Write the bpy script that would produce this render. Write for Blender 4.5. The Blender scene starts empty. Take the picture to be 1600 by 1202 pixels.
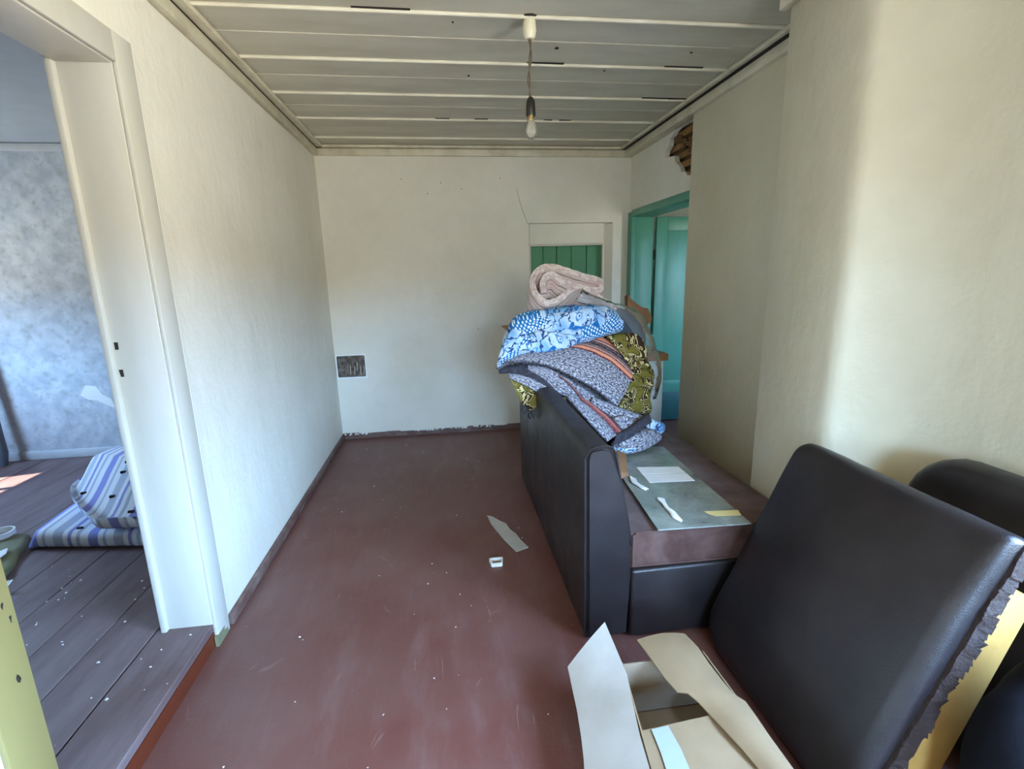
import bpy, bmesh, math, random
from mathutils import Vector, Matrix, noise
random.seed(7)
scn = bpy.context.scene
C = scn.collection
PI = math.pi

# ------------------------------------------------------------------ camera
F, PITCH, YAW, ROLL, EYE = 774.3, math.radians(12.581), math.radians(7.393), math.radians(1.424), 1.5
fw = Vector((math.sin(YAW)*math.cos(PITCH), math.cos(YAW)*math.cos(PITCH), -math.sin(PITCH)))
r0 = Vector((math.cos(YAW), -math.sin(YAW), 0)); d0 = fw.cross(r0)
rt = math.cos(ROLL)*r0 + math.sin(ROLL)*d0
dn = -math.sin(ROLL)*r0 + math.cos(ROLL)*d0
cam = bpy.data.cameras.new('camera'); cam.sensor_width = 36; cam.lens = F/1600*36; cam.clip_start = .02
camo = bpy.data.objects.new('camera', cam); C.objects.link(camo)
mw = Matrix(((rt.x, -dn.x, -fw.x, 0), (rt.y, -dn.y, -fw.y, 0), (rt.z, -dn.z, -fw.z, EYE), (0, 0, 0, 1)))
camo.matrix_world = mw
scn.camera = camo

def ray(u, v): return rt*((u-800)/F) + dn*((v-601)/F) + fw
def P(u, v, Y):                                   # the place at depth Y that the photo shows at (u, v)
    d = ray(u, v); return Vector((0, 0, EYE)) + d*(Y/d.y)
def Q(x, y, Y): return P(740+x/3.536, 380+y/3.536, Y)

# ------------------------------------------------------------------ world, sun, exposure
w = bpy.data.worlds.new('sky'); scn.world = w; w.use_nodes = True
nt = w.node_tree; nt.nodes.clear()
tc = nt.nodes.new('ShaderNodeTexCoord'); sp = nt.nodes.new('ShaderNodeSeparateXYZ')
mr = nt.nodes.new('ShaderNodeMapRange'); mr.inputs[1].default_value = -1; mr.inputs[2].default_value = 1
cr = nt.nodes.new('ShaderNodeValToRGB')
for p, c in ((0., (.48, .455, .385, 1)), (.40, (.58, .555, .48, 1)), (.44, (.25, .24, .21, 1)), (.545, (.24, .235, .21, 1)), (.56, (.53, .88, 1.35, 1)), (.68, (.48, .82, 1.3, 1)), (1., (.30, .54, 1.15, 1))):
    e = cr.color_ramp.elements.new(p); e.color = c
while cr.color_ramp.elements[0].color[2] == 0: cr.color_ramp.elements.remove(cr.color_ramp.elements[0])
for e in list(cr.color_ramp.elements):
    if tuple(e.color[:3]) in ((0, 0, 0), (1, 1, 1)): cr.color_ramp.elements.remove(e)
bg = nt.nodes.new('ShaderNodeBackground'); bg.inputs[1].default_value = 22.0
wo = nt.nodes.new('ShaderNodeOutputWorld')
nt.links.new(tc.outputs['Generated'], sp.inputs[0]); nt.links.new(sp.outputs[2], mr.inputs[0]); nt.links.new(mr.outputs[0], cr.inputs[0])
nt.links.new(cr.outputs[0], bg.inputs[0]); nt.links.new(bg.outputs[0], wo.inputs[0])

sl = bpy.data.lights.new('sun', 'SUN'); sl.energy = 11; sl.angle = math.radians(.6); sl.color = (1, .93, .8)
so = bpy.data.objects.new('sun', sl); C.objects.link(so)
sdir = Vector((.624, .154, -.766)).normalized()    # high sun from the left, into the side room only
so.rotation_euler = sdir.to_track_quat('-Z', 'Y').to_euler()

vs = scn.view_settings; vs.view_transform = 'Standard'; vs.look = 'None'; vs.exposure = 1.58; vs.gamma = 1; vs.use_curve_mapping = False
cy = scn.cycles; cy.use_denoising = True; cy.max_bounces = 12; cy.diffuse_bounces = 8; cy.transparent_max_bounces = 16
cy.caustics_reflective = False; cy.caustics_refractive = False; cy.sample_clamp_indirect = 8

def portal(loc, rot, sx, sy):
    l = bpy.data.lights.new('window_portal', 'AREA'); l.shape = 'RECTANGLE'; l.size = sx; l.size_y = sy
    l.cycles.is_portal = True
    o = bpy.data.objects.new('window_portal', l); C.objects.link(o); o.location = loc; o.rotation_euler = rot
portal((1.68, .15, 1.375), (PI/2, 0, PI/2), 1.3, 1.35)        # right wall window, shining -x
portal((.7, -4.02, 1.825), (PI/2, 0, 0), 1.6, 1.25)          # rear window, shining +y
portal((-4.22, 3.44, 1.305), (PI/2, 0, -PI/2), .68, .81)   # side room window, shining +x
portal((2.7, 2.98, 1.5), (PI/2, 0, 0), .2, 1.2)           # hall window, shining +y

# ------------------------------------------------------------------ materials
def lin(r, g, b):
    f = lambda c: (c/255/12.92 if c/255 <= .04045 else ((c/255+.055)/1.055)**2.4)
    return (f(r), f(g), f(b), 1)
class NT:
    def __init__(s, name):
        s.m = bpy.data.materials.new(name); s.m.use_nodes = True; s.t = s.m.node_tree
        s.b = s.t.nodes['Principled BSDF']; s.out = s.t.nodes['Material Output']
    def n(s, k, **kw):
        x = s.t.nodes.new('ShaderNode'+k)
        for a, b in kw.items(): setattr(x, a, b)
        return x
    def l(s, a, b): s.t.links.new(a, b)
    def coord(s, kind='Object', scale=(1, 1, 1), rot=(0, 0, 0)):
        c = s.n('TexCoord'); mp = s.n('Mapping'); mp.inputs['Scale'].default_value = scale; mp.inputs['Rotation'].default_value = rot
        s.l(c.outputs[kind], mp.inputs[0]); return mp.outputs[0]
    def noise(s, vec, scale, detail=4, rough=.55, dist=0.):
        x = s.n('TexNoise'); x.inputs['Scale'].default_value = scale; x.inputs['Detail'].default_value = detail
        x.inputs['Roughness'].default_value = rough; x.inputs['Distortion'].default_value = dist
        s.l(vec, x.inputs['Vector']); return x.outputs['Fac']
    def vor(s, vec, scale, feature='F1', rand=1.):
        x = s.n('TexVoronoi', feature=feature); x.inputs['Scale'].default_value = scale; x.inputs['Randomness'].default_value = rand
        s.l(vec, x.inputs['Vector']); return x.outputs['Distance']
    def ramp(s, fac, stops, mode='LINEAR'):
        x = s.n('ValToRGB'); r = x.color_ramp; r.interpolation = mode
        while len(r.elements) > 1: r.elements.remove(r.elements[-1])
        r.elements[0].position = stops[0][0]; r.elements[0].color = stops[0][1]
        for p, c in stops[1:]:
            e = r.elements.new(p); e.color = c
        s.l(fac, x.inputs[0]); return x.outputs[0]
    def mix(s, fac, a, b, mode='MIX'):
        x = s.n('Mix', data_type='RGBA', blend_type=mode)
        for i, v in ((0, fac), (6, a), (7, b)):
            if hasattr(v, 'node'): s.l(v, x.inputs[i])
            else: x.inputs[i].default_value = v
        return x.outputs[2]
    def math(s, op, a, b=0.):
        x = s.n('Math', operation=op)
        for i, v in ((0, a), (1, b)):
            if hasattr(v, 'node'): s.l(v, x.inputs[i])
            else: x.inputs[i].default_value = v
        return x.outputs[0]
    def sep(s, vec):
        x = s.n('SeparateXYZ'); s.l(vec, x.inputs[0]); return x.outputs
    def warp(s, vec, scale, amt):
        x = s.n('TexNoise'); x.inputs['Scale'].default_value = scale; x.inputs['Detail'].default_value = 2
        s.l(vec, x.inputs['Vector'])
        v = s.n('VectorMath', operation='MULTIPLY_ADD'); s.l(x.outputs['Color'], v.inputs[0])
        v.inputs[1].default_value = (amt, amt, amt); s.l(vec, v.inputs[2]); return v.outputs[0]
    def fin(s, col, rough=.6, bump=None, bstr=.2, bdist=.01, spec=.5, **kw):
        if hasattr(col, 'node'): s.l(col, s.b.inputs['Base Color'])
        else: s.b.inputs['Base Color'].default_value = col
        if hasattr(rough, 'node'): s.l(rough, s.b.inputs['Roughness'])
        else: s.b.inputs['Roughness'].default_value = rough
        s.b.inputs['Specular IOR Level'].default_value = spec
        for k, v in kw.items(): s.b.inputs[k.replace('_', ' ')].default_value = v
        if bump is not None:
            x = s.n('Bump'); x.inputs['Strength'].default_value = bstr; x.inputs['Distance'].default_value = bdist
            s.l(bump, x.inputs['Height']); s.l(x.outputs[0], s.b.inputs['Normal'])
        return s.m
BW = lambda v: (v, v, v, 1)

def m_plaster(name, base, dirt, amt=.35):
    n = NT(name); v = n.coord(); a = n.noise(v, 1.3, 5, .6); b = n.noise(v, 9, 4)
    k = n.ramp(a, [(.42, BW(0)), (.75, BW(amt))]); c = n.mix(k, base, dirt)
    c = n.mix(n.ramp(b, [(.3, BW(.10)), (.6, BW(0))]), c, dirt)
    return n.fin(c, .75, n.math('ADD', n.math('MULTIPLY', n.noise(n.coord(scale=(1, 1, .45)), 3.5, 4, .6), 4.), n.noise(v, 22, 6, .65)), .25, .012, .3)
def m_paint(name, base, dirt, rough=.45, amt=.3, scale=(1, 1, 1), nscale=6, bstr=.1):
    n = NT(name); v = n.coord(scale=scale); a = n.noise(v, nscale, 5, .65)
    return n.fin(n.mix(n.ramp(a, [(.42, BW(0)), (.72, BW(amt))]), base, dirt), rough, n.noise(v, nscale*5, 4), bstr, .006)
M = {}
M['plaster'] = m_plaster('plaster', lin(230, 227, 216), lin(198, 191, 172))
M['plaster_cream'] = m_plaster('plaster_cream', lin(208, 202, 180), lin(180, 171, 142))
M['ceil'] = m_paint('ceiling_paint', lin(204, 200, 184), lin(160, 152, 132), .6, .5, (.25, 1, 1), 5, .15)
M['batten'] = m_paint('batten_paint', lin(232, 228, 210), lin(170, 160, 135), .5, .5, (.3, 1, 1), 7)
M['cornice'] = m_paint('cornice_paint', lin(214, 208, 186), lin(150, 140, 112), .5, .5, (1, 1, 1), 7)
M['casing'] = m_paint('casing_paint', lin(204, 202, 193), lin(186, 182, 164), .5, .4, (1, 1, .2), 6)
M['casing_cream'] = m_paint('cream_casing_paint', lin(146, 132, 82), lin(128, 112, 66), .45, .4, (1, 1, .2), 6)
M['gap'] = NT('dark_gap').fin(lin(34, 26, 20), .9)
M['side_ceil'] = m_paint('side_room_ceiling_paint', lin(176, 186, 194), lin(150, 160, 168), .7, .3)
M['side_trim'] = m_paint('side_room_trim_paint', lin(205, 210, 212), lin(170, 176, 180), .6, .3)

def m_floor():
    n = NT('red_brown_floor_paint'); v = n.coord(); vs_ = n.coord(scale=(1, .22, 1))
    big = n.noise(v, 1.6, 5, .62); med = n.noise(vs_, 9, 6, .7); fine = n.noise(v, 60, 4)
    c = n.mix(n.ramp(big, [(.35, BW(0)), (.68, BW(1))]), lin(104, 58, 49), lin(112, 78, 71))
    c = n.mix(n.ramp(med, [(.5, BW(0)), (.72, BW(.5))]), c, lin(128, 100, 94))
    scr = n.vor(n.warp(n.coord(scale=(1, .35, 1), rot=(0, 0, .35)), 3, .5), 5, 'DISTANCE_TO_EDGE')
    brk = n.noise(v, 4, 3)
    k = n.math('MULTIPLY', n.ramp(scr, [(0, BW(1)), (.012, BW(0))]), n.ramp(brk, [(.58, BW(0)), (.66, BW(.35))]))
    c = n.mix(k, c, lin(182, 160, 150))
    spk = n.ramp(n.vor(v, 26), [(0, BW(1)), (.05, BW(1)), (.07, BW(0))]); keep = n.ramp(n.noise(v, 7, 3), [(.62, BW(0)), (.66, BW(.6))])
    c = n.mix(n.math('MULTIPLY', spk, keep), c, lin(190, 172, 164))
    rr = n.ramp(med, [(.3, BW(.36)), (.7, BW(.58))])
    return n.fin(c, rr, n.math('ADD', n.math('MULTIPLY', big, 2.5), fine), .14, .012, .55)
M['floor'] = m_floor()
def m_sidefloor():
    n = NT('worn_plank_paint'); v = n.coord(); vs_ = n.coord(scale=(1, .2, 1))
    c = n.mix(n.ramp(n.noise(vs_, 6, 6, .65), [(.35, BW(0)), (.7, BW(1))]), lin(92, 68, 66), lin(128, 112, 112))
    spk = n.ramp(n.vor(v, 42), [(0, BW(1)), (.05, BW(1)), (.08, BW(0))]); keep = n.ramp(n.noise(v, 5, 3), [(.62, BW(0)), (.66, BW(.8))])
    c = n.mix(n.math('MULTIPLY', spk, keep), c, lin(215, 205, 200))
    return n.fin(c, .5, n.noise(vs_, 30, 5), .2, .006)
M['plank'] = m_sidefloor()
M['riser'] = m_paint('riser_paint', lin(98, 44, 26), lin(70, 32, 22), .35, .6, (1, .3, 1), 6)
M['base_dark'] = m_paint('baseboard_paint', lin(92, 64, 58), lin(150, 134, 124), .5, .6, (.6, .6, 1), 9, .3)
def m_wallpaper():
    n = NT('mottled_wallpaper'); v = n.coord()
    a = n.noise(n.warp(v, 3, .15), 9, 3, .6); b = n.vor(n.warp(v, 8, .12), 11)
    c = n.mix(n.ramp(a, [(.35, BW(0)), (.65, BW(1))]), lin(178, 187, 196), lin(206, 213, 218))
    c = n.mix(n.ramp(b, [(.1, BW(.45)), (.35, BW(0))]), c, lin(150, 156, 150))
    c = n.mix(n.ramp(n.noise(v, 24, 3), [(.55, BW(0)), (.7, BW(.4))]), c, lin(146, 156, 172))
    return n.fin(c, .8)
M['wallpaper'] = m_wallpaper()
M['torn'] = m_paint('plain_white', lin(240, 240, 238), lin(215, 215, 215), .8)  # plain white for the wallpaper patches and the access panel rim
M['teal'] = m_paint('teal_door_paint', lin(84, 150, 130), lin(62, 124, 110), .4, .45, (1, 1, .25), 5)
M['teal_dark'] = m_paint('teal_kickboard_paint', lin(44, 96, 96), lin(32, 76, 78), .45, .4)
M['green'] = m_paint('green_hatch_paint', lin(72, 140, 102), lin(48, 108, 78), .5, .5, (1, 1, .2), 6)
M['lath'] = m_paint('exposed_lath', lin(150, 112, 64), lin(84, 56, 34), .85, .9, (1, 1, 1), 10, .6)
M['mud'] = m_paint('mud_fill', lin(120, 92, 62), lin(70, 48, 34), .95, .9, (1, 1, 1), 16, .8)
M['hatch_dark'] = m_paint('bare_dark_wood', lin(72, 62, 54), lin(168, 158, 146), .8, .55, (1, 1, 1), 22, .6)
def m_leather():
    n = NT('dark_leather'); v = n.coord()
    a = n.noise(v, 3, 5, .65)
    c = n.mix(n.ramp(a, [(.4, BW(0)), (.7, BW(1))]), lin(26, 21, 23), lin(40, 33, 34))
    h = n.math('ADD', n.vor(v, 260), n.math('MULTIPLY', n.noise(v, 7, 5), 4))
    return n.fin(c, n.ramp(n.noise(v, 5, 5, .7), [(.35, BW(.33)), (.7, BW(.5))]), h, .12, .004, .55)
M['leather'] = m_leather()
M['leather_brown'] = m_paint('brown_torn_leather', lin(44, 27, 20), lin(24, 15, 13), .8, .7, (1, 1, 1), 14, .8)
def m_suede():
    n = NT('brown_suede'); v = n.coord()
    c = n.mix(n.ramp(n.noise(n.warp(v, 5, .2), 7, 4), [(.35, BW(0)), (.68, BW(1))]), lin(72, 47, 41), lin(102, 78, 72))
    return n.fin(c, .95, n.noise(v, 120, 3), .2, .003, .2, Sheen_Weight=.15)
M['suede'] = m_suede()
M['foam'] = m_paint('yellow_foam', lin(182, 140, 70), lin(160, 118, 54), .85, .5, (1, 1, 1), 7, .2)
M['black_cloth'] = m_paint('black_cloth', lin(14, 14, 18), lin(22, 22, 28), .95, .5, (1, 1, 1), 20, .2); M['black_cloth'].node_tree.nodes['Principled BSDF'].inputs['Specular IOR Level'].default_value = .12
def m_card(name, a, b, corr=False):
    n = NT(name); v = n.coord()
    c = n.mix(n.ramp(n.noise(v, 5, 5), [(.35, BW(0)), (.7, BW(1))]), a, b)
    h = n.noise(v, 60, 4)
    if corr:
        z = n.sep(v)[2]; h = n.math('SINE', n.math('MULTIPLY', z, 1100.))
        c = n.mix(n.ramp(h, [(0, BW(.5)), (.6, BW(0))]), c, lin(96, 74, 54))
    return n.fin(c, .8, h, .5 if corr else .1, .002)
M['card'] = m_card('cardboard', lin(142, 118, 86), lin(124, 100, 70))
M['card_in'] = m_card('cardboard_flutes', lin(164, 146, 124), lin(140, 120, 98), True)
M['card_pale'] = m_card('pale_cardboard', lin(186, 180, 170), lin(168, 160, 146))
M['card_brown'] = m_card('brown_cardboard', lin(158, 118, 84), lin(136, 98, 68))
M['tape'] = NT('parcel_tape').fin(lin(150, 155, 160), .3)
M['paper'] = m_paint('white_paper', lin(238, 238, 234), lin(215, 214, 208), .7, .3)
M['label_yellow'] = NT('yellow_label').fin(lin(214, 196, 132), .6)
M['white_paint'] = m_paint('white_furniture_paint', lin(226, 228, 222), lin(196, 198, 190), .4, .4)
M['wood_top'] = m_paint('brown_wood_top', lin(172, 122, 76), lin(140, 94, 58), .4, .6, (.2, 1, 1), 14)
M['black_plastic'] = NT('bakelite').fin(lin(30, 26, 24), .35)
M['white_plastic'] = NT('white_plastic').fin(lin(225, 220, 195), .4)
M['cord'] = NT('old_cord').fin(lin(96, 86, 70), .7)
M['metal'] = NT('dull_metal').fin(lin(120, 112, 104), .4, Metallic=.9)
M['dark_metal'] = NT('dark_metal').fin(lin(40, 36, 34), .5, Metallic=.6)
M['brass'] = NT('lamp_brass').fin(lin(170, 140, 80), .35, Metallic=1.)
def m_clear(name, tint, dust, hazec, rough=.03, fres=1.45, wr=0):
    n = NT(name); n.t.nodes.remove(n.b)
    tr = n.n('BsdfTransparent'); tr.inputs[0].default_value = tint
    gl = n.n('BsdfGlossy'); gl.inputs['Roughness'].default_value = rough
    di = n.n('BsdfDiffuse'); di.inputs[0].default_value = hazec
    v = n.coord(); f = n.n('Fresnel'); f.inputs[0].default_value = fres
    if wr:
        b = n.n('Bump'); b.inputs['Strength'].default_value = .6; b.inputs['Distance'].default_value = .01; n.l(n.noise(v, wr, 4), b.inputs['Height'])
        n.l(b.outputs[0], gl.inputs['Normal']); n.l(b.outputs[0], f.inputs['Normal'])
    m1 = n.n('MixShader'); m2 = n.n('MixShader')
    d = n.ramp(n.noise(n.warp(v, 4, .2), 6, 5, .65), [(.35, BW(dust*.5)), (.7, BW(dust))])
    n.l(d, m1.inputs[0]); n.l(tr.outputs[0], m1.inputs[1]); n.l(di.outputs[0], m1.inputs[2])
    n.l(f.outputs[0], m2.inputs[0]); n.l(m1.outputs[0], m2.inputs[1]); n.l(gl.outputs[0], m2.inputs[2])
    n.l(m2.outputs[0], n.out.inputs[0]); return n.m
M['glass'] = m_clear('dusty_sheen_glass', lin(214, 228, 218), .85, lin(168, 176, 166), .08, 1.7)  # pale diffuse share: some dust, plus the room's reflection painted in
M['bulb_glass'] = m_clear('bulb_glass', (.95, .95, .92, 1), .4, lin(235, 235, 222), .03, 1.4)
M['film'] = m_clear('clear_film', (.95, .97, .98, 1), .10, lin(226, 232, 238), .10, 1.28, 10)
def m_ticking():
    n = NT('striped_ticking'); u = n.sep(n.coord('UV'))
    x = n.math('FRACT', n.math('MULTIPLY', u[0], 2.9))
    W, B, G = lin(226, 232, 240), lin(142, 148, 210), lin(178, 186, 204)
    c = n.ramp(x, [(0, B), (.16, W), (.24, G), (.29, W), (.42, G), (.58, W), (.66, lin(146, 150, 206)), (.72, W), (.80, G), (.86, W)], 'CONSTANT')
    v = n.coord()
    return n.fin(c, .85, n.noise(v, 90, 3), .15, .003, .2)
M['ticking'] = m_ticking()

def speckle(n, uv, su, sv, lo, hi, lo2, hi2):
    a = n.noise(uv[0], su, 3, .7); return n.mix(n.ramp(a, [(.42, BW(0)), (.58, BW(1))]), lo, hi)
def m_rug(name, stripes):
    n = NT(name); uv = n.coord('UV'); s = n.sep(uv); wv_ = .26 if stripes else 1.
    sc = n.coord('UV', scale=(62, 200*wv_, 1)); a = n.noise(sc, 1.0, 2, .75)
    rows = n.math('FRACT', n.math('MULTIPLY', s[1], 62.*wv_))
    c = n.ramp(a, [(.38, lin(48, 48, 60)), (.48, lin(122, 120, 134)), (.60, lin(206, 206, 214))])
    c = n.mix(n.ramp(rows, [(0, BW(.6)), (.2, BW(.15)), (.3, BW(0))]), c, lin(52, 50, 60))
    if stripes:
        k = n.n('ValToRGB'); k.color_ramp.interpolation = 'CONSTANT'
        big = n.noise(n.coord('UV', scale=(5, 30, 1)), 1, 2)
        O, PK, D, R = lin(236, 150, 116), lin(214, 160, 140), lin(62, 44, 52), lin(120, 44, 48)
        st = n.ramp(n.math('ADD', s[1], 0.), stripes, 'CONSTANT')
        msk = n.ramp(s[1], [(0, BW(0)), (stripes[1][0], BW(1))], 'CONSTANT')
        st = n.mix(n.ramp(a, [(.5, BW(0)), (.62, BW(.35))]), st, lin(220, 190, 180))
        c = n.mix(msk, c, st)
    h = n.math('ADD', n.math('MULTIPLY', n.math('SINE', n.math('MULTIPLY', s[1], 390.*wv_)), .5), a)
    return n.fin(c, .95, h, .5, .004, .15)
O, PK, DK, RD, GY = lin(238, 152, 118), lin(206, 150, 134), lin(58, 40, 48), lin(112, 40, 44), lin(150, 140, 150)
M['rug_striped'] = m_rug('mottled_rug_with_orange_stripes', [(0, DK), (.50, RD), (.53, O), (.60, DK), (.62, PK), (.655, DK), (.675, GY), (.685, DK), (.735, GY), (.745, DK), (.78, PK), (.83, DK), (.85, O), (.94, RD), (.975, DK)])
M['rug_grey'] = m_rug('mottled_grey_rug', None)
M['rug_dark'] = m_paint('dark_rug_backing', lin(50, 48, 58), lin(84, 82, 92), .95, .7, (1, 1, 1), 40, .5)
M['rug_red'] = m_rug('red_striped_rug', [(0, DK), (.02, DK), (.16, RD), (.3, lin(150, 66, 66)), (.42, lin(182, 120, 112)), (.55, RD), (.72, DK), (.82, lin(214, 200, 200)), (.86, DK)])
def m_blue():
    n = NT('blue_floral_print'); uv = n.coord('UV'); wv = n.warp(uv, 9, .16); ww = n.warp(uv, 20, .06)
    petal = n.vor(wv, 9); vein = n.noise(ww, 13, 2, .5)
    pale = n.mix(n.ramp(n.noise(uv, 8, 3), [(.4, BW(0)), (.6, BW(1))]), lin(200, 218, 232), lin(130, 176, 218))
    line = n.math('ABSOLUTE', n.math('SUBTRACT', vein, .5))
    c = n.mix(n.ramp(line, [(0, BW(1)), (.016, BW(1)), (.028, BW(0))]), pale, lin(40, 70, 122))
    ring = n.ramp(petal, [(0, BW(1)), (.20, BW(1)), (.215, BW(0)), (.26, BW(0)), (.275, BW(.9)), (.30, BW(.9)), (.315, BW(0))])
    c = n.mix(ring, c, lin(44, 122, 188))
    blob = n.ramp(n.noise(n.warp(uv, 6, .2), 6.5, 1), [(.60, BW(0)), (.62, BW(1))])
    c = n.mix(blob, c, lin(28, 104, 172))
    dots = n.ramp(n.vor(n.coord('UV', rot=(0, 0, .5)), 58, 'F1', .12), [(0, lin(226, 240, 248)), (.28, lin(226, 240, 248)), (.36, lin(24, 112, 176))])
    msk = n.ramp(n.noise(n.warp(uv, 3, .35), 4.6, 2), [(.53, BW(0)), (.55, BW(1))])
    return n.fin(n.mix(msk, c, dots), .8, n.noise(uv, 90, 2), .1, .002, .2)
M['blue'] = m_blue()
def m_olive():
    n = NT('olive_scroll_print'); uv = n.coord('UV'); wv = n.warp(uv, 14, .14)
    v = n.noise(wv, 10, 1.5, .5); l = n.math('ABSOLUTE', n.math('SUBTRACT', v, .5))
    ol = lin(116, 106, 46); br = lin(56, 42, 34); cm = lin(206, 190, 132)
    c = n.ramp(l, [(0, br), (.022, br), (.023, cm), (.042, cm), (.043, br), (.066, br), (.067, ol)], 'CONSTANT')
    d = n.vor(wv, 9)
    c = n.mix(n.ramp(d, [(0, BW(1)), (.10, BW(1)), (.105, BW(0)), (.15, BW(0)), (.155, BW(1)), (.19, BW(1)), (.195, BW(0))], 'CONSTANT'), c, br)
    c = n.mix(n.ramp(n.vor(n.coord('UV', scale=(1, 2.6, 1)), 20, 'F1', .8), [(0, BW(1)), (.08, BW(1)), (.09, BW(0))], 'CONSTANT'), c, cm)
    return n.fin(c, .9, n.noise(uv, 80, 2), .1, .002, .15)
M['olive'] = m_olive()
def m_rollrug():
    n = NT('beige_pink_rag_rug'); uv = n.coord('UV'); s = n.sep(uv)
    x = n.math('FRACT', n.math('MULTIPLY', s[1], 16.))
    c = n.ramp(x, [(0, lin(196, 182, 172)), (.3, lin(128, 112, 108)), (.42, lin(206, 190, 180)), (.7, lin(186, 158, 152)), (.85, lin(212, 204, 198))], 'CONSTANT')
    c = n.mix(n.ramp(n.noise(uv, 7, 3), [(.45, BW(0)), (.65, BW(.6))]), c, lin(208, 168, 162))
    return n.fin(c, .95, n.noise(n.coord('UV', scale=(30, 160, 1)), 2, 3), .5, .006, .15)
M['rollrug'] = m_rollrug()
M['roll_end'] = m_paint('rag_rug_cut_edge', lin(232, 218, 210), lin(168, 128, 122), .95, .9, (1, 1, 1), 34, .6)
M['slate'] = m_paint('slate_cloth', lin(96, 106, 120), lin(74, 82, 96), .9, .5, (1, 1, 1), 8)
M['khaki'] = m_paint('khaki_cloth', lin(128, 126, 96), lin(92, 92, 72), .9, .6, (1, 1, 1), 7, .2)

# ------------------------------------------------------------------ mesh helpers
def add(bm, co, faces):
    vs_ = [bm.verts.new(c) for c in co]; out = []
    for f in faces:
        try: out.append(bm.faces.new([vs_[i] for i in f]))
        except ValueError: pass
    return vs_, out
CUBE = [(0, 3, 2, 1), (4, 5, 6, 7), (0, 1, 5, 4), (1, 2, 6, 5), (2, 3, 7, 6), (3, 0, 4, 7)]
def box(bm, x0, x1, y0, y1, z0, z1):
    add(bm, [(x0, y0, z0), (x1, y0, z0), (x1, y1, z0), (x0, y1, z0), (x0, y0, z1), (x1, y0, z1), (x1, y1, z1), (x0, y1, z1)], CUBE); return bm
def hexa(bm, pts): add(bm, pts, CUBE); return bm
def prism(bm, outline, axis, a, b):
    """outline: list of 2d points, pushed from a to b along axis."""
    def mk(p, t): return {'y': (p[0], t, p[1]), 'x': (t, p[0], p[1]), 'z': (p[0], p[1], t)}[axis]
    n = len(outline)
    add(bm, [mk(p, a) for p in outline]+[mk(p, b) for p in outline],
        [tuple(range(n)), tuple(range(2*n-1, n-1, -1))]+[(i, n+i, n+(i+1) % n, (i+1) % n) for i in range(n)])
    return bm
def tube(bm, pts, r, n=10, caps=True):
    pts = [Vector(p) for p in pts]; rs = r if isinstance(r, (list, tuple)) else [r]*len(pts); rings = []
    up = Vector((.3, .2, 1)).normalized()
    for i, p in enumerate(pts):
        t = (pts[min(i+1, len(pts)-1)]-pts[max(i-1, 0)]).normalized()
        a = t.cross(up); a = a if a.length > 1e-3 else t.cross(Vector((1, 0, 0))); a.normalize(); b = t.cross(a)
        rings.append([bm.verts.new(p+(a*math.cos(2*PI*k/n)+b*math.sin(2*PI*k/n))*rs[i]) for k in range(n)])
    for i in range(len(rings)-1):
        for k in range(n): bm.faces.new((rings[i][k], rings[i][(k+1) % n], rings[i+1][(k+1) % n], rings[i+1][k]))
    if caps: bm.faces.new(rings[0]); bm.faces.new(rings[-1][::-1])
    return bm
def lathe(bm, prof, c, n=24):
    rings = [[bm.verts.new((c[0]+r*math.cos(2*PI*k/n), c[1]+r*math.sin(2*PI*k/n), c[2]+z)) for k in range(n)] for r, z in prof]
    for i in range(len(rings)-1):
        for k in range(n): bm.faces.new((rings[i][k], rings[i][(k+1) % n], rings[i+1][(k+1) % n], rings[i+1][k]))
    bm.faces.new(rings[0][::-1]); bm.faces.new(rings[-1]); return bm
def bev(bm, w, seg=2):
    bmesh.ops.bevel(bm, geom=list(bm.edges), offset=w, segments=seg, profile=.5, affect='EDGES', clamp_overlap=True); return bm
def rough_up(bm, amp, sc, axis=None):
    for v in bm.verts:
        d = noise.noise_vector(v.co*sc)*amp
        if axis is not None: d = Vector([d[i] if i in axis else 0 for i in range(3)])
        v.co += d
    return bm
def obj(name, bm, mat, parent=None, smooth=False, origin=None, fix=True):
    if fix: bmesh.ops.recalc_face_normals(bm, faces=bm.faces)
    me = bpy.data.meshes.new(name)
    if origin is not None:
        for v in bm.verts: v.co -= Vector(origin)
    bm.to_mesh(me); bm.free(); me.materials.append(M[mat])
    if smooth:
        for p in me.polygons: p.use_smooth = True
        if smooth != 'full': me.set_sharp_from_angle(angle=math.radians(40))
    o = bpy.data.objects.new(name, me); C.objects.link(o)
    if origin is not None: o.location = origin
    if parent is not None:
        o.parent = parent
        if parent.type == 'EMPTY' or parent.location.length: o.location = o.location - Vector(wloc(parent))
    return o
def wloc(o):
    p = Vector(o.location)
    while o.parent: o = o.parent; p += Vector(o.location)
    return p
def thing(name, label, cat, loc, group=None):
    o = bpy.data.objects.new(name, None); C.objects.link(o); o.location = loc; o.empty_display_size = .1
    o['label'] = label; o['category'] = cat
    if group: o['group'] = group
    return o
def tag(o, label, cat, group=None):
    o['label'] = label; o['category'] = cat
    if group: o['group'] = group
    return o
def struct(o, label=None):
    o['kind'] = 'structure'
    if label: o['label'] = label
    return o
def sempty(name, loc=(0, 0, 0)):
    o = bpy.data.objects.new(name, None); C.objects.link(o); o.location = loc; return struct(o)
NB = bmesh.new

# ------------------------------------------------------------------ the setting: main room
XL, XA, XB, YB, YR, ZC = -1.03, 1.72, 1.44, 4.69, -4.0, 2.595
bm = NB(); box(bm, XL-.16, 3.5, YR-.2, 5.3, -.06, 0)
struct(obj('floor', bm, 'floor'), 'worn red-brown painted floor of the main room')
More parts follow.
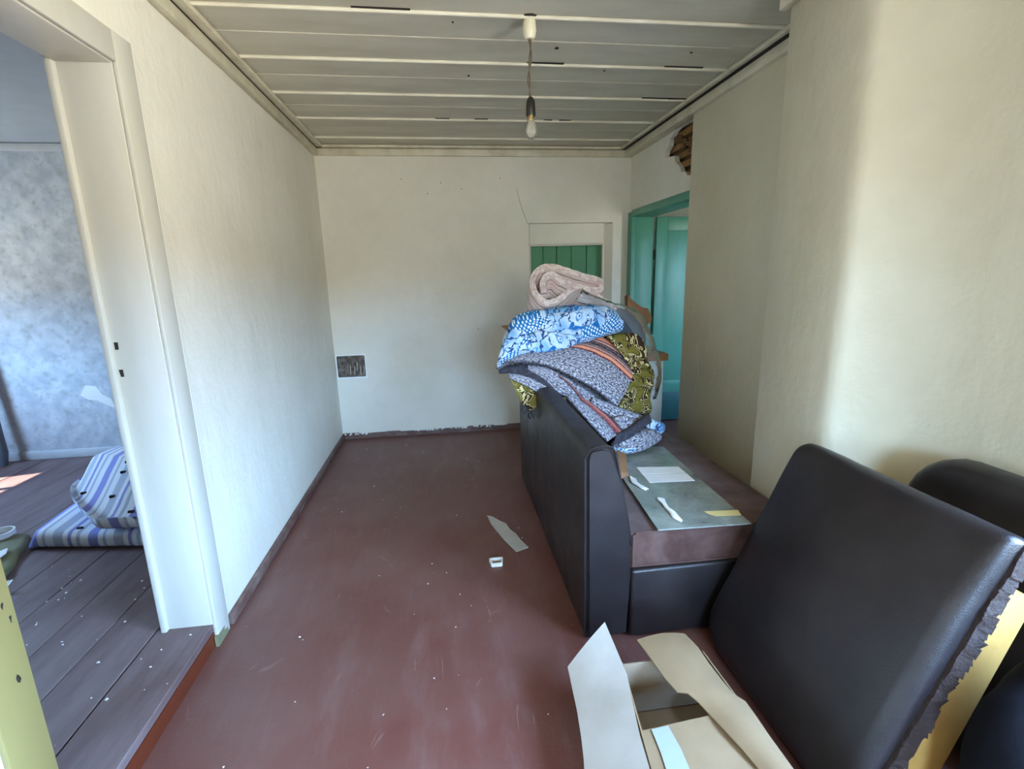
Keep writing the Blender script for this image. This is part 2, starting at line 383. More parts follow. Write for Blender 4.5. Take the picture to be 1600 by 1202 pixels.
# left wall with the doorway to the side room
bm = NB(); box(bm, XL-.17, XL, 1.965, YB+.2, 0, 2.7); box(bm, XL-.17, XL, YR, 1.14, 0, 2.7); box(bm, XL-.17, XL, 1.14, 1.965, 2.215, 2.7)
struct(obj('wall_left', bm, 'plaster'), 'off-white plaster wall with the doorway to the side room')
# back wall with the shallow niche around the green hatch
bm = NB()
box(bm, XL, .80, YB, YB+.25, 0, 2.7); box(bm, .80, 1.60, YB, YB+.25, 1.95, 2.7); box(bm, 1.60, 2.0, YB, YB+.25, 0, 2.7)
box(bm, .80, .818, YB+.075, YB+.25, 0, 1.95); box(bm, 1.53, 1.60, YB+.075, YB+.25, 0, 1.95); box(bm, .818, 1.53, YB+.075, YB+.25, 1.752, 1.95)
wb = struct(obj('wall_back', bm, 'plaster'), 'off-white back wall with a shallow niche')
bm = NB()                                                             # splayed plaster on the niche's right side
prism(bm, [(1.535, YB+.076), (1.61, YB+.076), (1.66, YB-.001), (1.60, YB-.004)], 'z', 0, 1.94)
obj('niche_splay', bm, 'plaster', wb)
bm = NB()
for x0, x1, z0, z1 in ((.806, .826, 0, 1.765), (1.522, 1.542, 0, 1.765), (.806, 1.542, 1.747, 1.768)): box(bm, x0, x1, YB+.065, YB+.09, z0, z1)
obj('niche_edge_strip', rough_up(bm, .004, 9), 'casing', wb)
bm = NB()                                                             # plaster crack as a thin recess line in the wall
tube(bm, [(.69, YB+.001, 2.25), (.705, YB, 2.20), (.72, YB, 2.14), (.745, YB, 2.06), (.772, YB, 1.99), (.79, YB, 1.94)], .0014, 6)
obj('plaster_crack', bm, 'gap', wb)
bm = NB(); tube(bm, [(.803, YB, 1.945), (.803, YB+.003, 1.75)], .0012, 6); obj('plaster_crack', bm, 'gap', wb)
bm = NB()
for x, z in ((-.32, 2.33), (.02, 2.30), (-.1, 2.21), (.2, 2.25), (.55, 2.34), (.3, 1.0)): lathe(bm, [(.001, -.004), (.005, 0), (.001, .004)], (x, YB, z), 6)
obj('nail_hole', bm, 'gap', wb)

# green hatch of vertical boards in the niche
d2 = sempty('door_2', (1.17, YB+.15, 0)); struct(d2, 'low green plank hatch set in the niche of the back wall')
xs = [.82, .955, 1.09, 1.235, 1.385, 1.53]
for i in range(5):
    bm = NB(); box(bm, xs[i]+.002, xs[i+1]-.002, YB+.13+.006*(i % 2), YB+.16, .02, 1.75)
    obj('plank', bev(bm, .003, 1), 'green', d2)
bm = NB(); box(bm, .80, 1.55, YB+.165, YB+.18, 0, 1.76); obj('backing', bm, 'gap', d2)

# right wall: recessed stretch, thick pier with rounded edge, near stretch
AE = 3.44
prof = [(XA, AE), (XA, 2.10), (XB+.004, 2.10), (XB, 2.095), (XB, 1.72), (XB+.003, 1.69), (XB+.012, 1.665), (XB+.03, 1.645), (XB+.06, 1.63),
        (1.535, 1.59), (1.575, 1.55), (1.61, 1.50), (1.635, 1.44), (1.655, 1.35), (1.665, 1.2), (1.67, .0), (1.67, YR)]
def wall_strip(bm, pts, zs, thick=2.05):
    rows = []
    for z in zs: rows.append([bm.verts.new((x, y, z)) for x, y in pts])
    for a, b in zip(rows, rows[1:]):
        for i in range(len(pts)-1): bm.faces.new((a[i], a[i+1], b[i+1], b[i]))
bm = NB()
# the near part holds a window out of view: y -.5 .. .8, z .7 .. 2.05
wall_strip(bm, prof[:-2]+[(1.67, 1.0)], [0, .4, .85, 1.3, 1.75, 2.15, 2.7])
for y0, y1, z0, z1 in ((YR, 1.0, 0, .7), (YR, 1.0, 2.05, 2.7), (YR, -.5, .7, 2.05), (.8, 1.0, .7, 2.05)): box(bm, 1.67, 1.77, y0, y1, z0, z1)
box(bm, 1.95, 1.97, .95, AE, 0, 2.7); box(bm, 1.67, 1.97, .95, 1.0, 0, 2.7)
add(bm, [(XA, AE, 0), (1.97, AE, 0), (1.97, AE, 2.7), (XA, AE, 2.7)], [(0, 1, 2, 3)])
rough = 0
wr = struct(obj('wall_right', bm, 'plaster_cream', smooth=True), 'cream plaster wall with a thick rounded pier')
# wall over the green door, broken open at one end
import mathutils.geometry as mg
XD = 1.765
outer = [(3.38, 2.03), (4.70, 2.03), (4.70, 2.7), (3.38, 2.7)]
hole = [(3.46, 2.09), (3.50, 2.12), (3.545, 2.15), (3.60, 2.155), (3.64, 2.19), (3.685, 2.20), (3.72, 2.25), (3.77, 2.29), (3.79, 2.335), (3.85, 2.345), (3.925, 2.36), (3.915, 2.40), (3.87, 2.43), (3.86, 2.47), (3.80, 2.51), (3.74, 2.52), (3.46, 2.51)]
hole = [(3.40+(a-3.46)*1.22, b) for a, b in hole]
pts3 = [[Vector((a, b, 0)) for a, b in outer], [Vector((a, b, 0)) for a, b in hole]]
tri = mg.tessellate_polygon(pts3); flat = outer+hole
bm = NB()
add(bm, [(XD, a, b) for a, b in flat], tri); add(bm, [(XD+.035, a, b) for a, b in flat], tri)
nh = len(hole)
add(bm, [(XD, a, b) for a, b in hole]+[(XD+.035, a, b) for a, b in hole], [(i, (i+1) % nh, nh+(i+1) % nh, nh+i) for i in range(nh)])
struct(obj('wall_over_door', bm, 'plaster', fix=False), 'plaster above the green door with a broken hole')
wd = sempty('wall_hole_fill', (XD+.06, 3.7, 2.3)); wd['label'] = 'bare laths and mud fill showing in the broken plaster above the green door'
bm = NB(); box(bm, XD+.07, XD+.12, 3.36, 4.1, 2.03, 2.6); obj('mud_fill', rough_up(bm, .01, 8), 'mud', wd)
for k, (z, dy) in enumerate(((2.10, 0), (2.165, .02), (2.24, -.01), (2.31, .02), (2.385, 0), (2.46, .01), (2.53, 0))):
    bm = NB(); box(bm, XD+.042, XD+.062, 3.37, 4.0+dy, z, z+.045); obj('lath', rough_up(bev(bm, .004, 1), .006, 7), 'lath', wd)
bm = NB()
for i in range(26):
    t = i/25; y = 3.46+.4*t; z = 2.30+.16*t+random.uniform(-.04, .04)
    lathe(bm, [(.002, -.02), (random.uniform(.012, .03), -.008), (random.uniform(.012, .028), .008), (.002, .02)], (XD+.04, y, z), 6)
obj('rubble', rough_up(bm, .01, 30), 'mud', wd)['kind'] = 'stuff'

# rear wall, behind the camera
bm = NB()
for x0, x1, z0, z1 in ((XL, 1.95, 0, 1.2), (XL, 1.95, 2.45, 2.7), (XL, -.1, 1.2, 2.45), (1.5, 1.95, 1.2, 2.45)): box(bm, x0, x1, YR-.12, YR, z0, z1)
struct(obj('wall_rear', bm, 'plaster'))
def window(n, axis, a0, a1, z0, z1, at):
    bm = NB(); mid = (a0+a1)/2
    for p, q, r, s in ((a0, a1, z0, z0+.05), (a0, a1, z1-.05, z1), (a0, a0+.05, z0, z1), (a1-.05, a1, z0, z1), (mid-.02, mid+.02, z0, z1)):
        if axis == 'y': box(bm, p, q, at-.03, at+.03, r, s)
        else: box(bm, at-.03, at+.03, p, q, r, s)
    struct(obj('window_%d' % n, bm, 'white_paint'), 'plain white window frame')
window(3, 'y', -.1, 1.5, 1.2, 2.45, YR-.06); window(1, 'x', -.5, .8, .7, 2.05, 1.72)

# ceiling boards with lit battens and dark gaps
bm = NB(); box(bm, XL-.17, 2.0, YR-.25, YB+.25, ZC+.03, ZC+.12)
ce = struct(obj('ceiling', bm, 'gap'), 'whitewashed board ceiling with raised battens')
def plank_obj(x0, x1, y0, y1, z0, z1, mat, name, par, rz=0, b=.002):
    cxm, cym, czm = (x0+x1)/2, (y0+y1)/2, (z0+z1)/2
    bm = NB(); box(bm, x0-cxm, x1-cxm, y0-cym, y1-cym, z0-czm, z1-czm); bev(bm, b, 1)
    o = obj(name, bm, mat, par); o.location = Vector((cxm, cym, czm))-wloc(par); o.rotation_euler = (0, 0, rz); return o
k = -13
while True:
    y = 2.41+.4965*k
    if y > 4.6: break
    for h in (0, 1):
        a = y+.0 if h == 0 else y+.25; b = y+.246 if h == 0 else y+.4965-random.choice((.004, .006, .009))
        a, b = max(a, YR), min(b, YB)
        if b-a > .02: plank_obj(XL-.02, XA+.06, a, b, ZC+random.uniform(0, .004), ZC+.03, 'ceil', 'plank', ce, random.uniform(-.0012, .0012))
    if y > YR: plank_obj(XL+.02, XA+.05, y+.003, y+.021, ZC-.011, ZC+.004, 'batten', 'batten', ce, random.uniform(-.001, .001), .004)
    k += 1
bm = NB()
for x, k, ww in ((.33, 4-.0, .05), (.95, 4, .045), (1.38, 2, .11), (1.62, 3, .10), (1.5, 3, .16), (.6, 2, .10), (.82, 4, .03), (.05, 4, .05), (-.2, 1, .12)):
    y = 2.41+.4965*(k-1) if k < 4 else 2.41+.4965*3
    box(bm, x-ww, x+ww, y-.012, y+.004, ZC-.002, ZC+.004)
obj('crevice', rough_up(bm, .004, 14), 'gap', ce)
bm = NB()
for x, y, r in ((.62, 2.72, .012), (1.33, 2.72, .008), (.95, 2.98, .006), (-.4, 2.1, .006), (.2, 3.1, .008), (.1, 2.5, .005)): lathe(bm, [(r, -.003), (r*.6, .002)], (x, y, ZC), 7)
obj('knot', bm, 'gap', ce)
# cornices
def cornice(n, x0, x1, y0, y1, dx, dy):
    bm = NB(); box(bm, x0, x1, y0, y1, ZC-.082, ZC-.004); bev(bm, .006, 2)
    t = struct(obj('trim_%d' % n, rough_up(bm, .002, 5), 'cornice', smooth=True), 'cream painted cornice board')
    bm = NB(); box(bm, x0+min(dx, 0), x1+max(dx, 0), y0+min(dy, 0), y1+max(dy, 0), ZC-.022, ZC-.001); bev(bm, .005, 1); obj('fillet', bm, 'cornice', t)
    bm = NB(); box(bm, x0+min(dx, 0)*.5+.0, x1+max(dx, 0)*.12, y0+min(dy, 0)*.12, y1+max(dy, 0)*.12, ZC-.027, ZC-.0245); obj('joint', bm, 'gap', t)
    return t
cornice(1, XL, XL+.035, YR, YB, .05, 0)
cornice(2, XL, XA+.03, YB-.03, YB, 0, -.03)
cornice(3, XA-.03, XD+.0, 2.105, YB, -.055, 0)
cornice(4, XB-.035, XB, 1.70, 2.125, -.03, 0)

# baseboards
bm = NB(); box(bm, XL, XL+.022, 2.08, YB, 0, .052); bev(bm, .006, 2)
struct(obj('baseboard_left', rough_up(bm, .003, 6), 'base_dark', smooth=True), 'dark brown worn baseboard along the left wall')
bm = NB()
for i in range(14):
    a = XL+.02+i*.13; box(bm, a, a+.131, YB-.02-random.uniform(0, .006), YB, 0, .045+random.uniform(-.008, .008))
bb = struct(obj('baseboard_back', rough_up(bm, .003, 9), 'base_dark'), 'low chipped red-brown baseboard under the back wall')
bm = NB()
for i in range(60):
    x = random.choice((XL+.06, XL+.1, -.25, -.2, .1, .3))+random.gauss(0, .07); s = random.uniform(.006, .02)
    x = max(x, XL+.03)
    hexa(bm, [(x+random.uniform(-1, 1)*s, YB-.025+random.uniform(-1, .6)*s, .045+random.uniform(-.5, 1)*s) for _ in range(8)])
obj('plaster_crumbs', bm, 'paper', bb)['kind'] = 'stuff'

# doorway trim to the side room
t5 = sempty('trim_5', (XL, 1.55, 0)); struct(t5, 'cream painted casing and lining of the left doorway')
def part(name, mat, par, *bx, bv=.004, ru=0, smooth=True):
    bm = NB(); box(bm, *bx); bev(bm, bv, 2)
    if ru: rough_up(bm, ru, 5)
    return obj(name, bm, mat, par, smooth=smooth)
part('far_casing', 'casing', t5, XL-.002, XL+.014, 1.958, 2.062, .0, 2.30, ru=.002)
part('near_casing', 'casing_cream', t5, XL-.002, XL+.014, 1.04, 1.147, .0, 2.30)
part('head_casing', 'casing', t5, XL-.002, XL+.0138, 1.147, 1.958, 2.205, 2.30)
part('far_lining', 'casing', t5, XL-.172, XL-.002, 1.955, 1.966, .10, 2.212)
part('near_lining', 'casing', t5, XL-.172, XL-.002, 1.139, 1.15, .10, 2.212)
part('head_lining', 'casing', t5, XL-.172, XL-.002, 1.15, 1.955, 2.20, 2.214)
part('back_stop', 'casing', t5, XL-.19, XL-.168, 1.935, 1.964, .10, 2.22)
bm = NB()
for z in (1.28, 1.18): box(bm, XL-.160, XL-.148, 1.9535, 1.956, z-.014, z+.014)
obj('latch_hole', rough_up(bm, .003, 30), 'gap', t5)
bm = NB()
for z, y in ((1.1, 1.125), (.80, 1.12), (.76, 1.13), (.62, 1.11)): lathe(bm, [(.001, -.012), (.005, -.006), (.005, .006), (.001, .012)], (XL+.011, y, z), 7)
obj('paint_chip', rough_up(bm, .006, 40), 'gap', t5)
bm = NB(); box(bm, XL+.005, XL+.017, 1.945, 2.04, .0, .05); rough_up(bm, .008, 14); obj('peeled_foot', bm, 'khaki', t5)
bm = NB()
for y in (2.066, 2.078): tube(bm, [(XL+.002, y, .09), (XL+.003, y+.002, .8), (XL+.003, y-.001, 1.6), (XL+.002, y, 2.28)], .004, 6)
obj('plaster_bead', bm, 'plaster', t5)

# ------------------------------------------------------------------ side room through the doorway
ZS, YS = .10, 4.36
fl = sempty('floor_side_room', (-2.6, 2.2, 0)); struct(fl, 'worn purple-brown plank floor of the side room')
bm = NB(); box(bm, -4.3, XL-.17, -.1, 4.5, -.04, ZS-.035); box(bm, XL-.17, XL-.012, 1.145, 1.962, 0, ZS-.035); obj('underfloor', bm, 'gap', fl)
xe = [XL-.002, -1.25, -1.455, -1.66, -1.865, -2.07, -2.28, -2.49, -2.7, -2.9, -3.11, -3.32, -3.53, -3.74, -3.95, -4.2]
for i in range(len(xe)-1):
    y0, y1 = (1.145, 1.962) if i == 0 else (0, YS)
    g = .004 if i in (1, 3) else .0015
    if i == 0: plank_obj(xe[i+1]+.004, xe[i], y0, y1, ZS-.035, ZS, 'plank', 'plank', fl, 0, .004)
    else: plank_obj(xe[i+1]+g/2, xe[i]-g/2, y0, y1, ZS-.035, ZS+random.uniform(-.0015, .0015), 'plank', 'plank', fl)
bm = NB()                                                              # slip of floor between lining and first board
bm = bm if bm else NB(); box(bm, XL-.012, XL-.001, 1.147, 1.958, 0, ZS-.035); struct(obj('trim_6', bm, 'riser'), 'red-brown riser of the step into the side room')
bm = NB(); box(bm, -4.4, XL-.17, YS, YS+.2, 0, 2.7); ws = struct(obj('wall_side_room_back', bm, 'wallpaper'), 'blue-grey mottled wallpaper on the far wall of the side room')
part('base_strip', 'side_trim', ws, -4.2, XL-.17, YS-.015, YS, ZS, ZS+.07)
part('top_rail', 'side_trim', ws, -4.2, XL-.17, YS-.025, YS, 2.465, 2.515)
def patch(pts, y, mat, par, name, t=.002):
    bm = NB(); prism(bm, pts, 'y', y, y-t); return obj(name, bm, mat, par)
a = P(145, 637, YS); 
for poly in ([(-2.98, .62), (-2.93, .70), (-2.86, .69), (-2.82, .62), (-2.76, .58), (-2.74, .50), (-2.79, .52), (-2.86, .57), (-2.93, .58)],
             [(-2.62, .56), (-2.58, .57), (-2.53, .50), (-2.53, .44), (-2.58, .45)]):
    patch([(x_+.006*noise.noise(Vector((x_*40, z_*40, 0))), z_) for x_, z_ in poly], YS, 'torn', ws, 'white_patch')  # thin white pieces set on the wallpaper
bm = NB()
for y0, y1, z0, z1 in ((-.1, YS, 0, .9), (-.1, YS, 1.71, 2.7), (-.1, 3.1, .9, 1.71), (3.78, YS, .9, 1.71)): box(bm, -4.45, -4.2, y0, y1, z0, z1)
struct(obj('wall_side_room_left', bm, 'wallpaper'))
bm = NB(); box(bm, -4.4, XL-.17, -.3, -.1, 0, 2.7); struct(obj('wall_side_room_front', bm, 'wallpaper'))
bm = NB(); box(bm, -4.4, XL-.17, -.3, YS+.2, 2.52, 2.7); struct(obj('ceiling_side_room', bm, 'side_ceil'), 'plain blue-grey ceiling of the side room')
window(2, 'x', 3.1, 3.78, .9, 1.71, -4.34)

# ------------------------------------------------------------------ green door and the hall beyond
d1 = sempty('door_1', (XD, 4.6, 0)); struct(d1, 'teal painted panel door standing open into the hall')
part('far_stile', 'teal', d1, XD-.02, XD+.02, 4.585, 4.688, 0, 2.03)
part('far_lining', 'teal', d1, XD+.02, XD+.20, 4.60, 4.688, 0, 2.03)
part('near_stile', 'teal', d1, XD-.01, XD+.20, AE+.002, 3.50, 0, 2.03)
part('head', 'teal', d1, XD-.022, XD+.018, AE+.002, 4.585, 1.985, 2.045)
part('head_lining', 'teal', d1, XD+.018, XD+.20, 3.50, 4.60, 1.985, 2.03)
lf = bpy.data.objects.new('leaf', None); C.objects.link(lf); lf.parent = d1; lf.location = (.225, .0, 0)
LX, LY = 1.995, 4.60
part('stile', 'teal', lf, LX, LX+.11, LY, LY+.04, .012, 1.985); part('stile', 'teal', lf, LX+.66, LX+.77, LY, LY+.04, .012, 1.985)
for z0, z1 in ((1.86, 1.985), (.30, .42)): part('rail', 'teal', lf, LX+.11, LX+.66, LY, LY+.04, z0, z1)
for z0, z1 in ((.42, 1.86),): part('panel', 'teal', lf, LX+.10, LX+.67, LY+.014, LY+.03, z0-.01, z1+.01)
part('kick_board', 'teal_dark', lf, LX-.002, LX+.772, LY-.004, LY+.04, .012, .30)
bm = NB()
for z in (.4, 1.6): tube(bm, [(LX-.018, LY, z), (LX-.018, LY, z+.09)], .007, 8)
obj('hinge', bm, 'dark_metal', lf)
bm = NB()
box(bm, 3.4, 3.5, 2.9, 5.3, 0, 2.7); box(bm, 1.97, 3.5, 5.2, 5.3, 0, 2.7)
for x0, x1, z0, z1 in ((1.97, 3.5, 0, .9), (1.97, 3.5, 2.1, 2.7), (1.97, 2.6, .9, 2.1), (2.8, 3.5, .9, 2.1)): box(bm, x0, x1, 2.8, 2.96, z0, z1)
struct(obj('wall_hall', bm, 'plaster'), 'pale plaster of the hall behind the teal door')
bm = NB(); box(bm, 1.97, 3.5, 2.8, 5.3, 2.45, 2.7); struct(obj('ceiling_hall', bm, 'side_trim'))
bm = NB(); box(bm, 1.90, 1.97, 4.688, 5.3, 0, 2.7); box(bm, XD+.12, 1.97, 3.38, 4.70, 2.03, 2.7); struct(obj('wall_hall_side', bm, 'plaster'))

# access panel low on the back wall
vp = thing('access_panel', 'small dark bare-wood access panel low in the back wall corner', 'panel', (-.89, YB, .7))
bm = NB(); box(bm, -1.015, -.765, YB-.014, YB-.001, .60, .80); rough_up(bev(bm, .006, 1), .004, 12); obj('board', bm, 'hatch_dark', vp)
bm = NB()
for x0, x1, z0, z1 in ((-1.025, -.755, .79, .81), (-1.025, -.755, .585, .602), (-1.025, -1.008, .59, .81), (-.772, -.755, .59, .81)): box(bm, x0, x1, YB-.008, YB, z0, z1)
obj('plaster_rim', rough_up(bm, .006, 18), 'torn', vp)
for i in range(5):
    bm = NB(); x = -.9+.03*i+random.uniform(-.01, .01); z = .68+random.uniform(-.03, .03)
    prism(bm, [(x, z-.04), (x+.006, z-.045), (x+.010, z+.03), (x+.003, z+.045)], 'y', YB-.02, YB-.012); obj('paint_flake', bm, 'card_pale', vp)

# ------------------------------------------------------------------ ceiling lamp
lx, ly = .433, 2.435
lp = thing('pendant_lamp', 'bare clear light bulb hanging from the board ceiling on a twisted cord', 'lamp', (lx, ly, 2.6))
bm = NB(); lathe(bm, [(.018, -.085), (.026, -.075), (.03, -.05), (.028, -.02), (.022, 0)], (lx, ly, ZC), 20); obj('ceiling_rose', bm, 'white_plastic', lp, True)
bm = NB(); lathe(bm, [(.032, -.004), (.036, .002)], (lx, ly-.004, ZC), 9); obj('ceiling_plate', bm, 'gap', lp)
bm = NB()
for s in (0, PI):
    pts = []
    for i in range(60):
        t = i/59; z = ZC-.08-t*.245; sw = .008*math.sin(t*PI)*math.cos(t*4)
        pts.append((lx+sw+.0042*math.cos(t*9+s), ly+.0042*math.sin(t*9+s), z))
    tube(bm, pts, .0038, 6)
obj('cord', bm, 'cord', lp, True)
bm = NB(); lathe(bm, [(.021, -.075), (.0225, -.07), (.020, -.02), (.017, -.008), (.010, .002), (.006, .004)], (lx, ly, 2.275), 20); obj('socket', bm, 'black_plastic', lp, True)
bm = NB(); lathe(bm, [(.013, -.02), (.0145, -.012), (.013, -.004), (.0145, .004)], (lx, ly, 2.198), 16); obj('screw_collar', bm, 'brass', lp, True)
bm = NB(); lathe(bm, [(.001, -.094), (.012, -.092), (.023, -.083), (.0295, -.066), (.030, -.055), (.026, -.038), (.017, -.02), (.0135, -.006), (.013, 0)], (lx, ly, 2.196), 24); blb = obj('bulb', bm, 'bulb_glass', lp, 'full')
bm = NB(); tube(bm, [(lx-.006, ly, 2.18), (lx-.012, ly, 2.145)], .0008, 5); tube(bm, [(lx+.006, ly, 2.18), (lx+.012, ly, 2.145)], .0008, 5)
tube(bm, [(lx-.012, ly, 2.145), (lx-.006, ly-.004, 2.14), (lx, ly, 2.146), (lx+.006, ly+.004, 2.14), (lx+.012, ly, 2.145)], .0008, 5); obj('filament', bm, 'metal', blb)

# ------------------------------------------------------------------ sofa
sf = thing('sofa', 'dark leather armless sofa with brown suede seat, turned to face the right wall', 'sofa', (1.0, 2.5, 0))
bm = NB(); prism(bm, [(.508, .01), (.50, .80), (.508, .832), (.525, .846), (.57, .85), (.60, .842), (.615, .82), (.64, .70), (.668, .56), (.685, .44), (.692, .30), (.692, .01)], 'y', 1.725, 3.48)
for v in bm.verts:
    pass
bmesh.ops.bevel(bm, geom=[e for e in bm.edges if abs(e.verts[0].co.y-e.verts[1].co.y) < 1e-4], offset=.014, segments=3, affect='EDGES')
sbk = obj('backrest', bm, 'leather', sf, True)
bm = NB()
for y in (1.728,):
    tube(bm, [(.502, y, .03), (.497, y, .80), (.508, y, .838), (.57, y, .853), (.604, y, .845), (.619, y, .82), (.67, y, .56), (.694, y, .42)], .0045, 6)
obj('end_piping', bm, 'leather', sbk, True)
bm = NB(); box(bm, .692, 1.395, 1.71, 3.42, .012, .318); bev(bm, .012, 3); obj('base', bm, 'leather', sf, True)
bm = NB(); box(bm, .694, 1.41, 1.735, 3.42, .318, .472)
bmesh.ops.subdivide_edges(bm, edges=list(bm.edges), cuts=8, use_grid_fill=True)
bev(bm, .0, 1) if False else None
for v in bm.verts:
    fx = (v.co.x-1.05)/.36; fy = (v.co.y-2.58)/.84; fz = (v.co.z-.395)/.077
    v.co.z += .008*(1-fx**4)*(1-fy**4)*(1 if fz > 0 else 0)
    v.co += noise.noise_vector(v.co*6)*.004
scu = obj('seat_cushion', bm, 'suede', sf, True)
bm = NB(); pp = [(.702, 1.731, .325), (.700, 1.730, .46), (.71, 1.730, .472), (.90, 1.729, .474), (1.405, 1.731, .473)]
tube(bm, pp, .005, 6); tube(bm, [(.700, 1.731, .325), (1.0, 1.729, .322), (1.405, 1.731, .322)], .0045, 6); obj('seat_piping', bm, 'suede', scu, True)
for x, y in ((.75, 1.8), (1.34, 1.8), (.75, 3.35), (1.34, 3.35)): pass

# glass sheet on the seat and what lies on it
bm = NB(); prism(bm, [(.795, 1.712), (1.185, 1.695), (1.225, 2.62), (.87, 2.66)], 'z', .484, .490); bev(bm, .001, 1)
tag(obj('glass_sheet', bm, 'glass'), 'dusty sheet of glass, grey-green reflection put into its colour, lying on the sofa seat', 'glass sheet')
def sheet(name, pts, z, mat, lab, cat, curl=0, t=.0015, group=None):
    bm = NB(); prism(bm, pts, 'z', z, z+t)
    if curl: bmesh.ops.subdivide_edges(bm, edges=list(bm.edges), cuts=3, use_grid_fill=True)
    return tag(obj(name, bm, mat), lab, cat, group)
sheet('paper_sheet', [(.951, 2.341), (1.168, 2.307), (1.167, 2.225), (.945, 2.245)], .4915, 'paper', 'folded white paper, the farther half lying on the glass sheet', 'paper')
sheet('paper_sheet', [(.945, 2.238), (1.167, 2.218), (1.165, 2.124), (.941, 2.143)], .4915, 'paper', 'folded white paper, the nearer half lying on the glass sheet', 'paper')
sheet('paper_label', [(1.048, 1.82), (1.194, 1.805), (1.181, 1.761), (1.075, 1.772), (1.052, 1.795)], .4915, 'label_yellow', 'yellowed paper label at the near edge of the glass sheet', 'label')
def crumple(name, path, ws_, z, lab):
    bm = NB(); rows = []
    for i, ((x, y), ww) in enumerate(zip(path, ws_)):
        a = Vector(path[min(i+1, len(path)-1)])-Vector(path[max(i-1, 0)]); nrm = Vector((-a.y, a.x)).normalized()
        rows.append([Vector((x+nrm.x*ww*s, y+nrm.y*ww*s, z+.002+.012*abs(math.sin(3*i+2.2*s))*(1-abs(s)*.4))) for s in (-1, -.5, 0, .5, 1)])
    co = [c for r in rows for c in r]+[c-Vector((0, 0, .0015)) for r in rows for c in r]; n = len(rows)*5; fs = []
    for i in range(len(rows)-1):
        for j in range(4):
            q = (i*5+j, i*5+j+1, i*5+j+6, i*5+j+5); fs += [q, tuple(n+k for k in q[::-1])]
    for i in range(len(rows)-1): fs += [(i*5, i*5+5, n+i*5+5, n+i*5), (i*5+4, n+i*5+4, n+i*5+9, i*5+9)]
    fs += [(0, n, n+1, 1), (1, n+1, n+2, 2), (2, n+2, n+3, 3), (3, n+3, n+4, 4)]; e = (len(rows)-1)*5
    fs += [(e+j, e+j+1, n+e+j+1, n+e+j) for j in range(4)]
    add(bm, co, fs); return tag(obj(name, bm, 'paper', smooth='full'), lab, 'plastic scrap')
crumple('plastic_scrap', [(.872, 2.225), (.875, 2.19), (.868, 2.15), (.875, 2.12), (.885, 2.085), (.896, 2.06)], [.004, .016, .014, .010, .012, .008], .49, 'short crumpled white plastic scrap on the glass beside the rug')
crumple('plastic_scrap', [(.905, 1.97), (.915, 1.955), (.912, 1.92), (.905, 1.87), (.91, 1.83), (.905, 1.79), (.915, 1.75)], [.006, .018, .010, .008, .012, .014, .003], .49, 'long twisted white plastic scrap near the front edge of the glass')
bm = NB(); hexa(bm, [(.81, 2.20, .492), (.872, 2.235, .492), (.93, 2.42, .492), (.895, 2.46, .492), (.80, 2.21, .53), (.865, 2.24, .512), (.925, 2.42, .54), (.885, 2.46, .56)]); bev(bm, .006, 2)
tag(obj('cardboard_scrap', bm, 'card_brown', smooth=True), 'tan cardboard scrap wedged between sofa back and glass sheet', 'cardboard')

